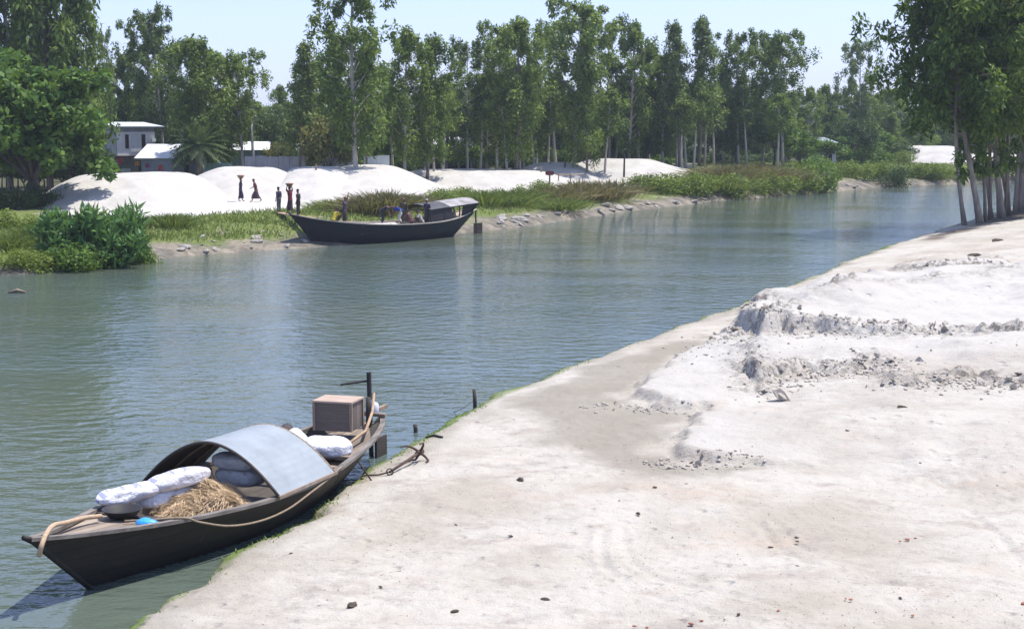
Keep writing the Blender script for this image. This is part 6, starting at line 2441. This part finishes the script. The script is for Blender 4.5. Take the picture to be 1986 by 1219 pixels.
# laundry
for px, py, y, wpx, hpx, rgb, lab in ((233, 312, 136.5, 9, 12, (0.45, 0.05, 0.07), 'red cloth hanging under the two storey house'), (217, 310, 136.5, 8, 13, (0.55, 0.42, 0.30), 'pale tan cloth hanging left of the red one'),
                                      (266, 317, 132.4, 9, 8, (0.50, 0.22, 0.04), 'orange cloth on the wall of the white roofed shed'), (311, 325, 132.4, 8, 11, (0.50, 0.06, 0.03), 'bright red cloth in front of the white roofed shed'),
                                      (286, 321, 132.4, 9, 8, (0.25, 0.06, 0.16), 'purple cloth on the wall of the white roofed shed')):
    p = D(px, py, y)
    s = F_PX / y
    mb = MB()
    n = 8
    rows = [[(p.x + (j / n - .5) * wpx / s, p.y + 0.05 * math.sin(j * 1.9 + i), p.z + (0.5 - i / 5) * hpx / s) for j in range(n + 1)] for i in range(6)]
    back = [[(a, b + 0.02, c) for a, b, c in r] for r in rows]
    mb.grid(rows, flip=True).grid(back)
    ln = p.z + 0.5 * hpx / s
    tag(mb.build('hanging_cloth', cloth(rgb), world=True, smooth=True), lab, 'cloth', 'laundry at the hamlet')

# utility pole
g = frame_at(493, 137)
zt = zat(493, 222, 137) - g.z
t = thing('utility_pole', 'grey concrete utility pole rising behind the teal hut', 'pole', g)
mb = MB()
mb.tube([(0, 0, -0.4), (-0.12, 0, zt)], [0.17, 0.10], 8)
mb.build('pole_shaft', M['concrete'], t, smooth=True)
mb = MB()
mb.beam((-0.55, 0.11, zt - 0.25), (0.35, 0.11, zt - 0.25), 0.08, 0.08)
mb.build('crossarm', M['wood_dark'], t)
for x_ in (-0.45, -0.1, 0.25):
    mb = MB()
    mb.lathe([(0.001, 0), (0.05, 0), (0.06, 0.06), (0.03, 0.14), (0.001, 0.15)], 8, (x_, 0.11, zt - 0.208))
    mb.build('insulator', M['white_wall'], t)


# date palm
def date_palm(label, px, y, crown_py, rpx):
    rng = np.random.default_rng(12)
    g = frame_at(px, y)
    s = F_PX / y
    ch = zat(px, crown_py, y) - g.z
    R = rpx / s
    t = thing('date_palm', label, 'palm', g)
    mb = MB()
    mb.tube([(0, 0, -0.3), (0.05, 0, ch * 0.5), (0, 0, ch)], [0.34, 0.3, 0.34], 10)
    mb.build('trunk', M['bark_brown'], t, smooth=True)
    for k in range(46):
        az = k * 2.4
        el = 1.35 - 1.75 * (k / 46)
        ln = R * (0.95 + 0.2 * rng.random())
        V_, Q_ = [], []
        base = np.array([0, 0, ch])
        pts = []
        for i in range(15):
            u = i / 14
            r_ = ln * u * math.cos(el) + ln * 0.10 * u * u
            z_ = ln * u * math.sin(el) - ln * 0.45 * u * u * max(0.25, math.cos(el))
            pts.append(base + np.array([math.cos(az) * r_, math.sin(az) * r_, z_]))
        for i in range(1, 15):
            p = pts[i]
            d = pts[i] - pts[i - 1]
            d /= np.linalg.norm(d)
            sd = np.array([-math.sin(az), math.cos(az), 0])
            upv = np.cross(sd, d)
            ll = 0.62 * math.sin(PI * (0.12 + 0.82 * i / 14)) * R / 2.6
            for sg in (-1, 1):
                for h_ in (0, 0.5):
                    pp = p - d * h_ * ln / 14
                    tip = pp + (sd * sg * 0.8 + d * 0.75 + upv * 0.25) * ll * rng.uniform(.85, 1.1)
                    b0 = len(V_)
                    V_ += [pp - d * 0.03, pp + (tip - pp) * .4 + d * 0.035, tip, pp + (tip - pp) * .4 - d * 0.035]
                    Q_.append((b0, b0 + 1, b0 + 2, b0 + 3))
            b0 = len(V_)
            a_ = pts[i - 1]
            V_ += [a_ - sd * .025, a_ + sd * .025, p + sd * .02, p - sd * .02]
            Q_.append((b0, b0 + 1, b0 + 2, b0 + 3))
        np_mesh('frond', np.array(V_), np.array(Q_), M['leaf_palm'], t)


date_palm('bushy date palm with arching fronds between the white roofed shed and the pole', 387, 131, 282, 58)

# dark red board on a post, rail and stakes on the sand
def standing(name, label, cat, px, by, mk):
    b = bank_pt(px, by)
    t = thing(name, label, cat, b)
    mk(t, F_PX / b.y)
    return t


def mk_board(t, s):
    h = 27 / s
    mb = MB()
    mb.tube([(0, 0, -0.3), (0, 0, h)], 0.07, 7)
    mb.build('post', M['wood_dark'], t)
    mb = MB()
    W2, H2 = 8.5 / s, 4.2 / s
    prof = [(W2 * math.copysign(abs(math.cos(a)) ** .6, math.cos(a)), H2 * math.copysign(abs(math.sin(a)) ** .6, math.sin(a))) for a in np.linspace(0, 2 * PI, 24, endpoint=False)]
    n = len(prof)
    mb.add([(x_, -0.10, h + z_) for x_, z_ in prof] + [(x_, -0.02, h + z_) for x_, z_ in prof],
           [tuple(range(n - 1, -1, -1)), tuple(range(n, 2 * n))] + [(i, (i + 1) % n, n + (i + 1) % n, n + i) for i in range(n)])
    mb.build('board', simple('dark_red_paint', (0.12, 0.03, 0.028), (0.07, 0.02, 0.02), scale=4, rough=0.7), t)


standing('red_board', 'dark red rounded board on a short post at the sand edge', 'board', 1066, 363, mk_board)


def mk_rail(t, s):
    w_ = 52 / s
    mb = MB()
    mb.tube([(0, 0, 1.02), (w_ * .5, 0, 1.0), (w_, 0.3, 1.06)], 0.05, 6)
    mb.build('rail', M['bamboo'], t)
    for x_ in (0.15, w_ * .5, w_ - .1):
        mb = MB()
        mb.tube([(x_, 0, -0.3), (x_, 0, 1.08)], 0.05, 6)
        mb.build('post', M['wood'], t)


standing('bamboo_rail', 'low bamboo rail on posts right of the dark red board', 'rail', 1080, 360, mk_rail)
for px, by, tp, y, lab in ((1095, 330, 313, 148.5, 'dark stake in the sand left of the white trunk'), (1066, 325, 312, 150, 'reddish stake on the crest left of the broad heap'), (1210, 320, 300, 147.5, 'dark stake on the front of the broad white heap'),
                           (1049, 332, 322, 141, 'thin stake on the low sand shoulder'), (613, 333, 318, 116, 'tan stake between the second and third white heap'), (1234, 312, 283, 160, 'pale topped post behind the broad white heap')):
    zb, zt = zat(px, by, y), zat(px, tp, y)
    x = atx(px, y)
    mb = MB()
    mb.tube([(x, y, zb - 1.2), (x + 0.04, y, zt)], [0.11, 0.08], 6)
    tag(mb.build('stake', M['wood_dark'] if 'dark' in lab else M['wood'], world=True), lab, 'stake')
# ------------------------------------------------------------------ air
m, nt, out = new_mat('haze_air')
pv_ = nt.nodes.new('ShaderNodeVolumePrincipled')
pv_.inputs['Color'].default_value = (0.80, 0.90, 1.0, 1)
pv_.inputs['Density'].default_value = 0.00028
pv_.inputs['Anisotropy'].default_value = 0.2
lk(nt, pv_.outputs[0], out.inputs['Volume'])
mb = MB()
mb.box((0, 400, 12.2), (1000, 900, 32))
o = mb.build('haze', m)
tag(o, 'thin pale air between camera and far trees', None, kind='stuff')
